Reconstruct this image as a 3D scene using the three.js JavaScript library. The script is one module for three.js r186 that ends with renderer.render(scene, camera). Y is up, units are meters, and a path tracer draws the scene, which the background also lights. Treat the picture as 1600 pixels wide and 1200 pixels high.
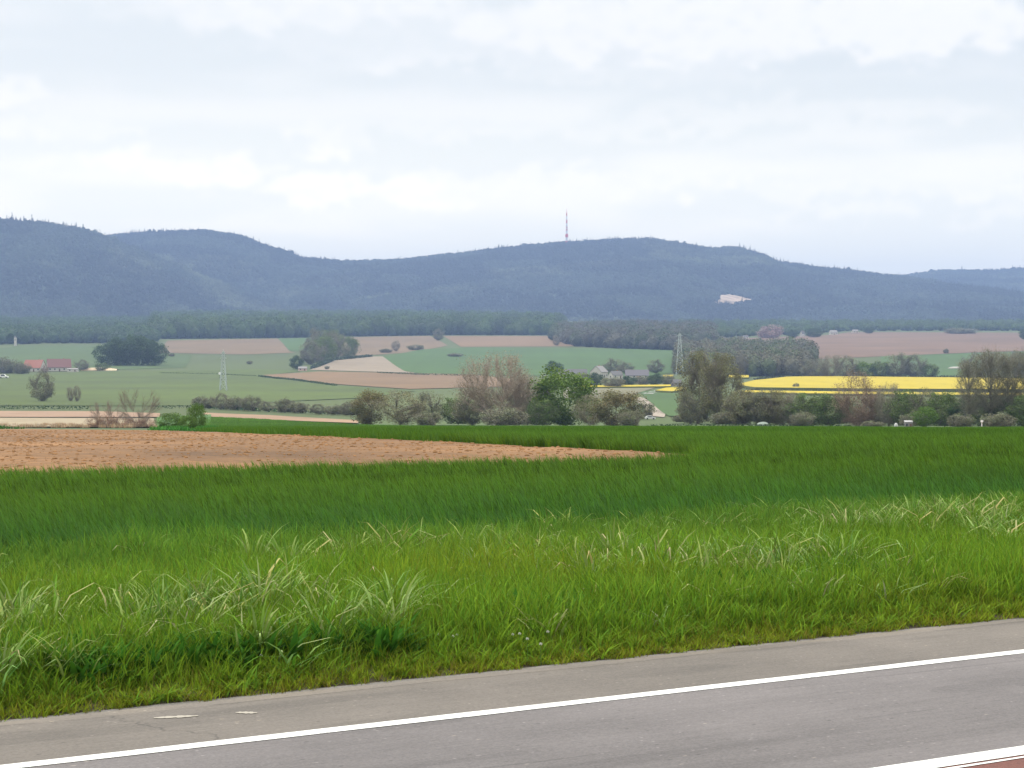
import * as THREE from 'three';
import { mergeGeometries } from 'three/addons/utils/BufferGeometryUtils.js';

// ---------------------------------------------------------------- camera, sky, sun, exposure
const scene = new THREE.Scene();
const CAM_Y = 2.4, F = 3403.27, HORIZON = 540;                    // focal length in pixels of the 1600 x 1200 photograph
const camera = new THREE.PerspectiveCamera(2 * Math.atan(600 / F) * 180 / Math.PI, 4 / 3, 0.1, 60000);
const PITCH = -Math.atan((600 - HORIZON) / F);
camera.position.set(0, CAM_Y, 0);
camera.rotation.set(PITCH, 0, 0);
scene.add(camera);
const renderer = new THREE.WebGLRenderer({ antialias: true });
renderer.setSize(1024, 768);
renderer.toneMapping = THREE.LinearToneMapping;
renderer.toneMappingExposure = 1.3;
renderer.shadowMap.enabled = true;

function rng(seed) { let a = seed >>> 0; return () => { a = (a + 0x6D2B79F5) | 0; let t = Math.imul(a ^ (a >>> 15), 1 | a); t = (t + Math.imul(t ^ (t >>> 7), 61 | t)) ^ t; return ((t ^ (t >>> 14)) >>> 0) / 4294967296; }; }
function hash(x, y) { let h = Math.imul(x, 374761393) + Math.imul(y, 668265263) | 0; h = Math.imul(h ^ (h >>> 13), 1274126177); return ((h ^ (h >>> 16)) >>> 0) / 4294967296; }
function vnoise(x, y) { const xi = Math.floor(x), yi = Math.floor(y); let u = x - xi, v = y - yi; u = u * u * (3 - 2 * u); v = v * v * (3 - 2 * v);
  const a = hash(xi, yi), b = hash(xi + 1, yi), c = hash(xi, yi + 1), d = hash(xi + 1, yi + 1); return a + (b - a) * u + (c - a) * v + (a - b - c + d) * u * v; }
function fbm(x, y, o = 4) { let s = 0, a = 0.5, n = 0; for (let i = 0; i < o; i++) { s += a * vnoise(x, y); n += a; a *= 0.5; x = x * 2.03 + 17.1; y = y * 2.03 + 9.7; } return s / n; }
const clamp = (x, a = 0, b = 1) => Math.min(b, Math.max(a, x)), lerp = (a, b, t) => a + (b - a) * t, sstep = (a, b, x) => { const t = clamp((x - a) / (b - a)); return t * t * (3 - 2 * t); };
const DEG = Math.PI / 180;

// thin bright overcast: pale blue veil with flat banks of cloud
{
  const W = 3072, H = 1536, data = new Float32Array(W * H * 4);
  const az0 = (px) => Math.atan((px - 800) / F) / DEG, el0 = (py) => Math.atan((HORIZON - py) / F) / DEG;
  // banks of cloud: [px, py, half width, half height, strength]
  const banks = [[1020, 45, 330, 55, 1], [1420, 50, 190, 62, 1.1], [1180, 70, 260, 34, .7], [480, 18, 260, 44, .75], [800, 75, 420, 40, .35], [640, 96, 80, 22, .6], [35, 160, 75, 28, .7], [20, 215, 90, 22, .5], [280, 262, 150, 26, .75], [505, 226, 52, 18, .6], [560, 300, 190, 24, .75],
    [860, 290, 380, 22, .5], [120, 205, 120, 18, .4], [1240, 290, 260, 20, .35], [1250, 185, 330, 26, .32], [1345, 330, 120, 16, .35], [1590, 290, 100, 26, .4], [700, 195, 330, 26, .3], [1000, 115, 220, 14, .3], [60, 265, 80, 16, .4], [1580, 345, 70, 14, .3]].map(([x, y, w, h, s]) => [az0(x), el0(y), w / F / DEG, h / F / DEG, s]);
  for (let r = 0; r < H; r++) {
    const el = ((r + 0.5) / H - 0.5) * 180, e = Math.max(el, 0.3) * DEG, y = Math.sin(e), ch = Math.cos(e);
    for (let c = 0; c < W; c++) {
      const i = (r * W + c) * 4;
      const round = ((c + 0.5) / W - 0.5) * 2 * Math.PI, x = Math.cos(round) * ch, z = Math.sin(round) * ch;
      let R = 0.8, G = 0.82, B = 0.79;
      if (el > -2) {
        const k = 1 / (y + 0.05), u = x * k, v = z * k;
        const az = Math.atan2(x, -z) / DEG;
        let cl = sstep(0.36, 0.78, fbm(u * 0.55 + 3.1, v * 0.55 + 7.7, 6)) * sstep(0, 9, el);
        if (el < 14 && Math.abs(az) < 24) {
          const nx = fbm(az * 1.1 + 40, el * 2.1 + 11, 5) - 0.5, ny = fbm(az * 1.1 + 90, el * 2.1 + 51, 5) - 0.5, n2 = fbm(az * 2.6 + 5, el * 6 + 31, 4);
          let own = 0;
          for (const [ba, be, bw, bh, bs] of banks) {
            const dx = (az + nx * 3.2 - ba) / bw; let dy = (el + ny * 1.25 + (n2 - .5) * .5 - be) / bh; dy = dy < 0 ? dy * 1.25 : dy;
            const q = dx * dx + dy * dy; if (q < 1.6) own = Math.max(own, bs * sstep(1.45, 0.45, q));
          }
          const veil = 0.5 * sstep(0.38, 0.75, fbm(az * 0.2 + 9, el * 1.3 + 2, 5));
          const f = sstep(24, 17, Math.abs(az)) * sstep(14, 10, el);
          cl = lerp(cl, clamp(Math.max(own * (0.45 + 1.1 * n2), veil)), f);
        }
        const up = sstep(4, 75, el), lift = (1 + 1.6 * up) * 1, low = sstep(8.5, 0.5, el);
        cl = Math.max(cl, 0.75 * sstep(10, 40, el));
        const left = 0.045 + 0.045 * Math.sin(-az * DEG * 3 + .5) * sstep(60, 30, Math.abs(az));
        R = lerp(0.625 + left * 1.2, 0.86, cl); G = lerp(0.665 + left * 1.0, 0.845, cl); B = lerp(0.675 + left * .7, 0.81, cl);
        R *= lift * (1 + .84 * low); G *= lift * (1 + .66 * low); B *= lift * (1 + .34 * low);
      }
      data[i] = R; data[i + 1] = G; data[i + 2] = B; data[i + 3] = 1;
    }
  }
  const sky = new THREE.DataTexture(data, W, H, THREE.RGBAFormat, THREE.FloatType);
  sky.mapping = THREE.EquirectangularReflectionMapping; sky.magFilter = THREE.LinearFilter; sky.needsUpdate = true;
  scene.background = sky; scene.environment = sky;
}
const sun = new THREE.DirectionalLight(new THREE.Color(1, 0.95, 0.86), 1.5);
sun.position.set(-700, 1400, -500); sun.castShadow = true; sun.shadow.radius = 24;
Object.assign(sun.shadow.camera, { left: -400, right: 400, top: 400, bottom: -400, near: 1, far: 4000 });
sun.shadow.mapSize.set(2048, 2048);
scene.add(sun, sun.target);
scene.fog = new THREE.FogExp2(new THREE.Color(0.40, 0.56, 0.92), 1.0e-4);

// ---------------------------------------------------------------- helpers
const names = {};
function numbered(n) { const k = names[n] = (names[n] ?? -1) + 1; return k ? `${n}_${String(k).padStart(3, '0')}` : n; }
function tag(o, label, category, group, kind) { Object.assign(o.userData, { label, category }); if (group) o.userData.group = group; if (kind) o.userData.kind = kind; return o; }
function mesh(name, geo, mat, parent = scene) { const m = new THREE.Mesh(geo, mat); m.name = parent === scene ? numbered(name) : name; m.castShadow = m.receiveShadow = true; parent.add(m); return m; }
function base(name, pos) { const g = new THREE.Group(); g.name = numbered(name); g.position.copy(pos); scene.add(g); return g; }
function C(r, g, b) { return new THREE.Color().setRGB(r, g, b); }
function std(r, g, b, rough = 0.9, o = {}) { return new THREE.MeshStandardMaterial({ color: C(r, g, b), roughness: rough, ...o }); }

// ground height by distance in front of the camera: a shelf of fields, a shallow valley, then the foot of the hills
const prof = [[-4000, 0], [-300, 0], [0, 0], [46, 0]].concat([[60, 694], [80, 683], [110, 677], [160, 673], [260, 669.2], [420, 665], [520, 656], [650, 645], [800, 630], [1000, 617], [1200, 606], [1500, 592], [1800, 577], [2150, 560], [2600, 543], [3050, 530], [3600, 520], [4500, 508], [5200, 502]].map(([d, y]) => [d, CAM_Y - d * (y - HORIZON) / F])).concat([[7000, 70], [11000, 80]]);
const slope = prof.map((p, i) => { if (i === 0 || i === prof.length - 1) return 0; const a = (p[1] - prof[i - 1][1]) / (p[0] - prof[i - 1][0]), b = (prof[i + 1][1] - p[1]) / (prof[i + 1][0] - p[0]); return a * b <= 0 ? 0 : 2 / (1 / a + 1 / b); });
function G(X, d) {
  let i = 0; while (i < prof.length - 2 && d > prof[i + 1][0]) i++;
  const h = prof[i + 1][0] - prof[i][0], t = clamp((d - prof[i][0]) / h), t2 = t * t, t3 = t2 * t;
  return (2 * t3 - 3 * t2 + 1) * prof[i][1] + (t3 - 2 * t2 + t) * h * slope[i] + (3 * t2 - 2 * t3) * prof[i + 1][1] + (t3 - t2) * h * slope[i + 1];
}
// where the view ray through a photograph pixel meets the ground: {X, d}
const cp = Math.cos(PITCH), sp = Math.sin(PITCH);
function rayDir(px, py) { const x = (px - 800) / F, y = (600 - py) / F, yy = y * cp + sp, zz = cp - y * sp; return [x / zz, yy / zz]; }   // per metre of depth
function hit(px, py) {
  const [tx, ty] = rayDir(px, py); let a = 5, b = 5600;
  for (let k = 0; k < 60; k++) { const m = Math.sqrt(a * b); if (CAM_Y + ty * m > G(tx * m, m)) a = m; else b = m; }
  return { X: tx * a, d: a };
}
function spot(px, py) { const { X, d } = hit(px, py); return new THREE.Vector3(X, G(X, d), -d); }
function at(px, py, d) { const [tx, ty] = rayDir(px, py); return new THREE.Vector3(tx * d, CAM_Y + ty * d, -d); }
function inside(poly, X, d) { let c = false; for (let i = 0, j = poly.length - 1; i < poly.length; j = i++) { const a = poly[i], b = poly[j]; if ((a.d > d) !== (b.d > d) && X < (b.X - a.X) * (d - a.d) / (b.d - a.d) + a.X) c = !c; } return c; }

// mesh builder: boxes, tubes, quads with a colour for each vertex
class MB {
  constructor() { this.p = []; this.c = []; this.i = []; }
  v(x, y, z, c) { this.p.push(x, y, z); this.c.push(c[0], c[1], c[2]); return this.p.length / 3 - 1; }
  quad(a, b, c, d) { this.i.push(a, b, c, a, c, d); }
  tube(p0, r0, p1, r1, n, c) {
    const d = p1.clone().sub(p0).normalize(), s = Math.abs(d.y) > 0.9 ? new THREE.Vector3(1, 0, 0) : new THREE.Vector3(0, 1, 0), u = s.cross(d).normalize(), w = d.clone().cross(u), o = this.p.length / 3;
    for (let k = 0; k < n; k++) { const a = k / n * Math.PI * 2, x = Math.cos(a), y = Math.sin(a);
      this.v(p0.x + (u.x * x + w.x * y) * r0, p0.y + (u.y * x + w.y * y) * r0, p0.z + (u.z * x + w.z * y) * r0, c);
      this.v(p1.x + (u.x * x + w.x * y) * r1, p1.y + (u.y * x + w.y * y) * r1, p1.z + (u.z * x + w.z * y) * r1, c); }
    for (let k = 0; k < n; k++) { const a = o + 2 * k, b = o + 2 * ((k + 1) % n); this.quad(a, b, b + 1, a + 1); }
  }
  leaf(x, y, z, s, R, c, flat = 0.5) {
    let nx = R() - 0.5, ny = (R() - 0.5) + flat, nz = R() - 0.5; const l = Math.hypot(nx, ny, nz) || 1; nx /= l; ny /= l; nz /= l;
    const a = R() * 6.283; let ux = Math.cos(a), uy = 0, uz = Math.sin(a); const q = ux * nx + uz * nz; ux -= q * nx; uy -= q * ny; uz -= q * nz; const m = Math.hypot(ux, uy, uz) || 1; ux /= m; uy /= m; uz /= m;
    const vx = ny * uz - nz * uy, vy = nz * ux - nx * uz, vz = nx * uy - ny * ux, w = s * 0.62;
    const i0 = this.v(x - ux * s, y - uy * s, z - uz * s, c), i1 = this.v(x + vx * w, y + vy * w, z + vz * w, c), i2 = this.v(x + ux * s, y + uy * s, z + uz * s, c), i3 = this.v(x - vx * w, y - vy * w, z - vz * w, c);
    this.quad(i0, i1, i2, i3);
  }
  blade(x, z, az, len, wid, tilt, bend, c, y = 0, segs = 4, twist = 0) {
    const hx = Math.cos(az), hz = Math.sin(az); let px = x, py = y, pz = z, prev = null;
    for (let k = 0; k <= segs; k++) {
      const t = k / segs, th = tilt + bend * t * t, w = wid * 0.5 * (1 - t ** 2.2) * (0.65 + 0.5 * Math.min(1, t * 3)), sx = Math.cos(az + 1.57 + twist * t), sz = Math.sin(az + 1.57 + twist * t);
      let cur;
      if (k === segs) cur = [this.v(px, py, pz, c)]; else cur = [this.v(px - sx * w, py, pz - sz * w, c), this.v(px + sx * w, py, pz + sz * w, c)];
      if (prev) { if (cur.length === 2) this.quad(prev[0], prev[1], cur[1], cur[0]); else this.i.push(prev[0], prev[1], cur[0]); }
      prev = cur; const s = len / segs; px += Math.sin(th) * hx * s; pz += Math.sin(th) * hz * s; py += Math.cos(th) * s;
    }
  }
  box(x0, y0, z0, x1, y1, z1, c) {
    const q = (a, b, d, e) => this.quad(this.v(...a, c), this.v(...b, c), this.v(...d, c), this.v(...e, c));
    q([x0, y0, z1], [x1, y0, z1], [x1, y1, z1], [x0, y1, z1]); q([x1, y0, z0], [x0, y0, z0], [x0, y1, z0], [x1, y1, z0]); q([x1, y0, z1], [x1, y0, z0], [x1, y1, z0], [x1, y1, z1]);
    q([x0, y0, z0], [x0, y0, z1], [x0, y1, z1], [x0, y1, z0]); q([x0, y1, z1], [x1, y1, z1], [x1, y1, z0], [x0, y1, z0]); q([x0, y0, z0], [x1, y0, z0], [x1, y0, z1], [x0, y0, z1]);
  }
  geo() { const g = new THREE.BufferGeometry(); g.setAttribute('position', new THREE.Float32BufferAttribute(this.p, 3)); g.setAttribute('color', new THREE.Float32BufferAttribute(this.c, 3)); g.setIndex(this.i); g.computeVertexNormals(); return g; }
}
const VC = (rough = 0.85, o = {}) => new THREE.MeshStandardMaterial({ vertexColors: true, roughness: rough, side: THREE.DoubleSide, ...o });
const LEAF = (tr = 0.35, rough = 0.8) => new THREE.MeshPhysicalMaterial({ vertexColors: true, roughness: rough, side: THREE.DoubleSide, transmission: tr, thickness: 0, specularIntensity: 0.35 });
const matLeaf = LEAF(0.3), matBark = VC(0.95), matGrass = Object.assign(LEAF(0.3, 0.95), { specularIntensity: 0.08 }), matGround = VC(1), matPlain = VC(0.8);
const jit = (c, R, a) => { const k = 1 + (R() - 0.5) * 2 * a, h = (R() - 0.5) * a * 0.6; return [c[0] * k * (1 + h), c[1] * k, c[2] * k * (1 - h)]; };

// tileable tone textures (mean near white), used with uv in metres
function toneTexture(n, fn, rx, ry) {
  const d = new Uint8Array(n * n * 4);
  for (let y = 0; y < n; y++) for (let x = 0; x < n; x++) { const v = fn(x / n, y / n, x, y), i = (y * n + x) * 4; d[i] = clamp(v[0]) * 255; d[i + 1] = clamp(v[1]) * 255; d[i + 2] = clamp(v[2]) * 255; d[i + 3] = 255; }
  const t = new THREE.DataTexture(d, n, n); t.wrapS = t.wrapT = THREE.RepeatWrapping; t.magFilter = THREE.LinearFilter; t.repeat.set(rx, ry); t.needsUpdate = true; return t;
}
function tileNoise(u, v, f, s) { const w = (a) => ((a % f) + f) % f, x = u * f, y = v * f, xi = Math.floor(x), yi = Math.floor(y); let p = x - xi, q = y - yi; p = p * p * (3 - 2 * p); q = q * q * (3 - 2 * q);
  const h = (i, j) => hash(w(i) + s * 131, w(j) + s * 57); return lerp(lerp(h(xi, yi), h(xi + 1, yi), p), lerp(h(xi, yi + 1), h(xi + 1, yi + 1), p), q); }

// ---------------------------------------------------------------- terrain
{
  const ds = [-400, -200, -100, -50, -20, 0]; for (let d = 3; d < 10500; d *= 1.05, d += 0.4) ds.push(d); ds.push(10800);
  const m = new MB(), N = 90;
  for (const d of ds) for (let j = 0; j <= N; j++) {
    const s = j / N * 2 - 1, X = s * (60 + 0.5 * Math.abs(d)), n = fbm(X / 160 + 5, d / 160, 4), k = 0.75 + 0.5 * n;
    const far = sstep(300, 700, d);
    m.v(X, G(X, d) - 0.16 - 0.00002 * Math.max(0, d), -d, [lerp(.05, .062, far) * k, lerp(.085, .086, far) * k, lerp(.02, .018, far) * k]);
  }
  for (let i = 0; i < ds.length - 1; i++) for (let j = 0; j < N; j++) { const a = i * (N + 1) + j; m.quad(a, a + 1, a + N + 2, a + N + 1); }
  const t = mesh('ground', m.geo(), matGround); tag(t, 'green grassland floor of the valley between the fields', 'ground', null, 'structure');
}

// fields: a sheet draped over the ground, given by its outline in the photograph
const grain = toneTexture(512, (u, v) => { const a = 0.5 * tileNoise(u, v, 12, 1) + 0.3 * tileNoise(u, v, 40, 2) + 0.35 * tileNoise(u, v, 160, 3), k = 0.72 + 0.42 * (a - 0.1); return [k, k, k]; }, 1 / 60, 1 / 60);
const furrow = toneTexture(512, (u, v) => { const a = 0.35 * tileNoise(u, v, 10, 4) + 0.35 * tileNoise(u, v, 64, 5) + 0.3 * (0.5 + 0.5 * Math.sin((v * 48 + 0.6 * tileNoise(u, v, 8, 6)) * 6.283)), k = 0.74 + 0.4 * (a - 0.1); return [k, k, k]; }, 1 / 70, 1 / 70);
function drape(poly, lift, maxLen, col, vary = 0.12, noiseScale = 60, relief = 0) {
  const pts = poly.map((p) => new THREE.Vector2(p.X, p.d)); let tris = THREE.ShapeUtils.triangulateShape(pts, []), P = pts.map((p) => [p.x, p.y]);
  const mid = new Map(), M = (a, b) => { const k = a < b ? a + '_' + b : b + '_' + a; let i = mid.get(k); if (i === undefined) { i = P.length; P.push([(P[a][0] + P[b][0]) / 2, (P[a][1] + P[b][1]) / 2]); mid.set(k, i); } return i; };
  for (let r = 0; r < 12; r++) {
    let any = false; const out = [];
    for (const [a, b, c] of tris) {
      const L = (i, j) => Math.hypot(P[i][0] - P[j][0], P[i][1] - P[j][1]) > maxLen(Math.min(P[i][1], P[j][1]));
      const e = [L(a, b), L(b, c), L(c, a)], n = e[0] + e[1] + e[2];
      if (!n) { out.push([a, b, c]); continue; } any = true;
      if (n === 3) { const x = M(a, b), y = M(b, c), z = M(c, a); out.push([a, x, z], [x, b, y], [z, y, c], [x, y, z]); continue; }
      const T = n === 1 ? (e[0] ? [a, b, c] : e[1] ? [b, c, a] : [c, a, b]) : (!e[2] ? [a, b, c] : !e[0] ? [b, c, a] : [c, a, b]);
      if (n === 1) { const x = M(T[0], T[1]); out.push([T[0], x, T[2]], [x, T[1], T[2]]); } else { const x = M(T[0], T[1]), y = M(T[1], T[2]); out.push([T[0], x, T[2]], [x, y, T[2]], [x, T[1], y]); }
    }
    tris = out; if (!any) break;
  }
  const pos = [], colr = [], uv = [], idx = [];
  for (const [X, d] of P) { const n = fbm(X / noiseScale + 3, d / noiseScale + 1, 4), k = 1 + vary * 3.6 * (n - 0.5) + .10 * (fbm(X / 25 + d / 300, d / 14, 2) - .5); pos.push(X, G(X, d) + lift + 0.00002 * d + (relief ? relief * (fbm(X * 0.9, d * 0.9, 4) - 0.5) : 0), -d); colr.push(col[0] * k, col[1] * k, col[2] * k); uv.push(X, d); }
  for (const [a, b, c] of tris) { const A = P[a], B = P[b], D = P[c], s = (B[0] - A[0]) * (D[1] - A[1]) - (B[1] - A[1]) * (D[0] - A[0]); if (s > 0) idx.push(a, b, c); else idx.push(a, c, b); }
  const g = new THREE.BufferGeometry(); g.setAttribute('position', new THREE.Float32BufferAttribute(pos, 3)); g.setAttribute('color', new THREE.Float32BufferAttribute(colr, 3)); g.setAttribute('uv', new THREE.Float32BufferAttribute(uv, 2)); g.setIndex(idx); g.computeVertexNormals(); return g;
}
function skirted(g, poly, h, col) {   // a standing crop has sides
  const m = new MB(); for (let i = 0; i < poly.length; i++) { const a = poly[i], b = poly[(i + 1) % poly.length], n = Math.ceil(Math.hypot(a.X - b.X, a.d - b.d) / 20);
    for (let k = 0; k < n; k++) { const f = (t) => { const X = lerp(a.X, b.X, t), d = lerp(a.d, b.d, t), y = G(X, d) + 0.00002 * d; return [X, y, -d]; }, p = f(k / n), q = f((k + 1) / n);
      m.quad(m.v(p[0], p[1] - 0.3, p[2], col), m.v(q[0], q[1] - 0.3, q[2], col), m.v(q[0], q[1] + h, q[2], col), m.v(p[0], p[1] + h, p[2], col)); } }
  const s = m.geo(); s.setAttribute('uv', new THREE.Float32BufferAttribute(s.attributes.position.array.length / 3 * 2, 2)); const uvs = s.attributes.uv; for (let i = 0; i < uvs.count; i++) uvs.setXY(i, s.attributes.position.getX(i), s.attributes.position.getY(i)); return mergeGeometries([g, s]);
}
const matField = VC(1, { map: grain }), matTilled = VC(1, { map: furrow });
let fieldLevel = 0;
function field(name, label, category, px, col, o = {}) {
  const poly = px.map(([x, y]) => hit(x, y)), lift = o.h ?? (0.03 + 0.012 * (fieldLevel++ % 9));
  let g = drape(poly, lift, (d) => Math.max(6, 0.05 * d), col, o.vary ?? 0.12, o.scale ?? 70, o.relief ?? 0);
  if (o.h) g = skirted(g, poly, lift, o.side ?? col);
  return tag(mesh(name, g, o.tilled ? matTilled : matField), label, category, null, 'structure');
}
const SOIL = [.18, .110, .050], SOIL2 = [.158, .106, .052], CROP = [.043, .096, .010], MEADOW = [.061, .092, .006];
// far side of the valley
field('ploughed_field', 'pinkish brown ploughed field below the dark forest, left of the pylon top', 'field', [[246, 551], [262, 532], [436, 529], [452, 549], [462, 551], [380, 554]], SOIL2, { tilled: true });
field('crop_field', 'small green field wedge between two ploughed fields below the forest', 'field', [[434, 529], [500, 528], [500, 547], [470, 549], [454, 548]], CROP);
field('ploughed_field', 'pale brown ploughed slope between the wood clump and the lone dark tree', 'field', [[528, 527], [672, 525], [700, 540], [640, 551], [560, 556], [528, 556]], SOIL2, { tilled: true });
field('ploughed_field', 'long thin brown field directly under the forest edge in the centre', 'field', [[692, 525], [868, 525], [960, 527], [960, 541], [720, 542]], SOIL, { tilled: true });
field('crop_field', 'broad blue green crop slope in the centre behind the big bare tree', 'field', [[598, 557], [660, 546], [740, 543], [1064, 546], [1064, 580], [1000, 590], [760, 586], [660, 584], [632, 580]], CROP);
field('stubble_field', 'pale grey brown stubble slope below the wood clump', 'field', [[484, 578], [520, 563], [580, 557], [598, 557], [632, 580], [650, 583]], [.24, .19, .13], { tilled: true });
field('ploughed_field', 'reddish brown ploughed strip left of the big bare tree', 'field', [[410, 586], [500, 580.5], [740, 585], [800, 592], [800, 604], [640, 608], [520, 600]], SOIL, { tilled: true });
field('ploughed_field', 'large pinkish brown ploughed hillside above the rapeseed on the right', 'field', [[1112, 531], [1200, 527], [1290, 524], [1330, 519], [1620, 520], [1700, 522], [1700, 546], [1540, 550], [1400, 556], [1260, 562], [1180, 548]], [.15, .088, .05], { tilled: true, vary: 0.2 });
field('crop_field', 'green crop field below the ploughed hillside on the right', 'field', [[1376, 557], [1540, 551], [1700, 547], [1700, 584], [1376, 590]], CROP);
field('crop_field', 'green meadow slope behind the red roofed farmhouses', 'field', [[-120, 556], [40, 540], [250, 540], [246, 552], [300, 555], [290, 574], [120, 580], [-120, 584]], [.05, .088, .012]);
field('meadow', 'wide yellowish green meadow in front of the farmhouses on the left', 'meadow', [[-120, 590], [120, 582], [400, 577], [470, 580], [400, 588], [520, 602], [650, 611], [560, 622], [300, 634], [-120, 634]], MEADOW, { vary: 0.22 });
field('crop_field', 'green field right of the sandy track', 'field', [[1000, 612], [1070, 606], [1110, 622], [1110, 652], [1045, 650], [1020, 632]], CROP);
field('meadow', 'tan scrubby meadow behind the green tree beside the sandy track', 'meadow', [[880, 606], [1040, 600], [1000, 613], [975, 622], [880, 622]], [.15, .14, .075], { vary: 0.3 });
// flowering rapeseed
const RAPE = [.42, .325, .002], RSIDE = [.10, .12, .03];
field('rapeseed_field', 'bright yellow rapeseed field above the right tree row', 'rapeseed field', [[1150, 604], [1180, 597], [1230, 591.5], [1300, 590], [1400, 591.5], [1520, 593], [1700, 596], [1700, 613], [1400, 611.5], [1180, 609]], RAPE, { h: 1.3, side: RSIDE, vary: 0.06, relief: 0.5 });
field('rapeseed_field', 'thin yellow rapeseed strip just below the large rapeseed field', 'rapeseed field', [[1160, 612.5], [1300, 614.3], [1700, 618], [1700, 622], [1290, 618], [1160, 616]], RAPE, { h: 0.9, side: RSIDE, vary: 0.2 });
field('rapeseed_field', 'small yellow rapeseed patch left of the tall trees', 'rapeseed field', [[1024, 613], [1040, 608.5], [1072, 607], [1072, 612], [1050, 614.5]], RAPE, { h: 1, side: RSIDE });
field('rapeseed_field', 'thin yellow rapeseed line in front of the grey roofed village', 'rapeseed field', [[905, 604.5], [1048, 603], [1048, 605.6], [905, 607.2]], RAPE, { h: 0.8, side: RSIDE, vary: 0.25 });
field('rapeseed_field', 'tiny yellow rapeseed patch right of the lattice pylon foot', 'rapeseed field', [[1138, 588], [1170, 587.5], [1170, 592], [1138, 592]], RAPE, { h: 1, side: RSIDE });
field('rapeseed_field', 'tiny yellow rapeseed patch left of the lattice pylon foot', 'rapeseed field', [[1036, 588], [1052, 587.6], [1052, 592], [1036, 592]], RAPE, { h: 1, side: RSIDE });
// near side of the valley
field('bare_field', 'thin light brown strip of soil above the left end of the wheat', 'field', [[318, 645], [420, 649], [560, 657], [560, 661.5], [420, 656], [318, 651]], [.30, .19, .11]);
field('bare_field', 'pale brown soil strip at the far left before the dark bank', 'field', [[-120, 642], [160, 643], [250, 646], [250, 652], [-120, 652]], [.29, .185, .115]);
field('stubble_field', 'pale straw coloured strip behind the orange ploughed field', 'field', [[-120, 653], [120, 653.5], [240, 654], [245, 667.5], [-120, 667]], [.30, .24, .15]);
field('grass_strip', 'short green grass between the scrub and the wheat', 'grass strip', [[245, 652], [330, 648], [320, 671], [245, 669]], [.07, .16, .03]);
field('bare_field', 'thin reddish soil strip along the foot of the right tree row', 'field', [[1425, 671], [1470, 669.5], [1700, 668.3], [1700, 672.5], [1520, 672], [1430, 672.2]], [.28, .18, .13]);
field('footpath', 'pale dry earth path under the trees right of the centre group', 'path', [[1000, 667.2], [1130, 666.2], [1330, 668.2], [1420, 671], [1420, 672], [1300, 670], [1100, 668.4], [1000, 668.6]], [.26, .21, .13]);
field('sandy_track', 'pale sandy track climbing the bank right of the centre trees', 'track', [[968, 617], [985, 617.5], [1006, 622], [1022, 632], [1040, 646], [1038, 652], [1015, 650], [1008, 638], [990, 625]], [.27, .225, .175], { vary: .35, scale: 8 });
field('side_road', 'pale grey farm road left of the small rapeseed patch', 'road', [[1002, 615], [1030, 608.5], [1040, 608.5], [1020, 615.5]], [.3, .29, .28]);

// ---------------------------------------------------------------- road
const EDGE = [[0, 1122], [1600, 961.5]].map(([x, y]) => { const [tx, ty] = rayDir(x, y), d = -CAM_Y / ty; return new THREE.Vector2(tx * d, d); });
const U = EDGE[1].clone().sub(EDGE[0]).normalize(), V = new THREE.Vector2(U.y, -U.x);   // U along the road, V towards the camera side
const O = EDGE[0].clone().addScaledVector(U, EDGE[0].clone().negate().dot(U));
const roadXZ = (u, v) => { const p = O.clone().addScaledVector(U, u).addScaledVector(V, v); return [p.x, p.y]; };   // X, depth
const toRoad = (X, d) => { const p = new THREE.Vector2(X, d).sub(O); return [p.dot(U), p.dot(V)]; };
const asphaltTex = (s, tint, rx) => toneTexture(1024, (u, v, x, y) => {
  const big = tileNoise(u, v, 5, s) * 0.5 + tileNoise(u, v, 17, s + 1) * 0.3, fine = tileNoise(u, v, 256, s + 2), h = hash(x + s * 7, y + s * 3), h2 = hash((x >> 1) + 991 + s, (y >> 1) + 17);
  let k = 0.70 + 0.12 * (big - 0.4) + 0.16 * (fine - 0.5) + 0.14 * (h - 0.5); if (h2 > 0.9965) k += 0.28; if (h2 < 0.004) k -= 0.2;
  return [k * tint[0], k * tint[1], k * tint[2]]; }, 1 / rx, 1 / rx);
const bumpTex = toneTexture(512, (u, v, x, y) => { const k = 0.4 * tileNoise(u, v, 128, 31) + 0.4 * hash(x, y) + 0.2 * tileNoise(u, v, 40, 8); return [k, k, k]; }, 1 / 1.5, 1 / 1.5);
function strip(v0, v1, y, edge = 0, u0 = -60, u1 = 110, du = 0.25, seed = 1) {
  const m = [], uv = [], idx = []; let n = 0; const R = rng(seed); let prevE = 0;
  for (let u = u0; u <= u1 + 1e-6; u += (Math.abs(u) < 24 ? du : 4)) {
    const e = edge * (fbm(u * 1.7 + seed * 10, seed, 4) - 0.5), a = roadXZ(u, v0 + e), b = roadXZ(u, v1 + edge * (fbm(u * 1.9 + seed * 23, seed + 5, 4) - 0.5));
    m.push(a[0], y, -a[1], b[0], y, -b[1]); uv.push(u, v0, u, v1); if (n) { const k = (n - 1) * 2; idx.push(k, k + 1, k + 3, k, k + 3, k + 2); } n++;
  }
  const g = new THREE.BufferGeometry(); g.setAttribute('position', new THREE.Float32BufferAttribute(m, 3)); g.setAttribute('uv', new THREE.Float32BufferAttribute(uv, 2)); g.setIndex(idx); g.computeVertexNormals();
  if (g.attributes.normal.getY(0) < 0) { const a = g.index.array; for (let i = 0; i < a.length; i += 3) [a[i], a[i + 1]] = [a[i + 1], a[i]]; g.computeVertexNormals(); }
  return g;
}
const vOf = (x, y) => { const [tx, ty] = rayDir(x, y), d = -CAM_Y / ty; return toRoad(tx * d, d)[1]; };
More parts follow.
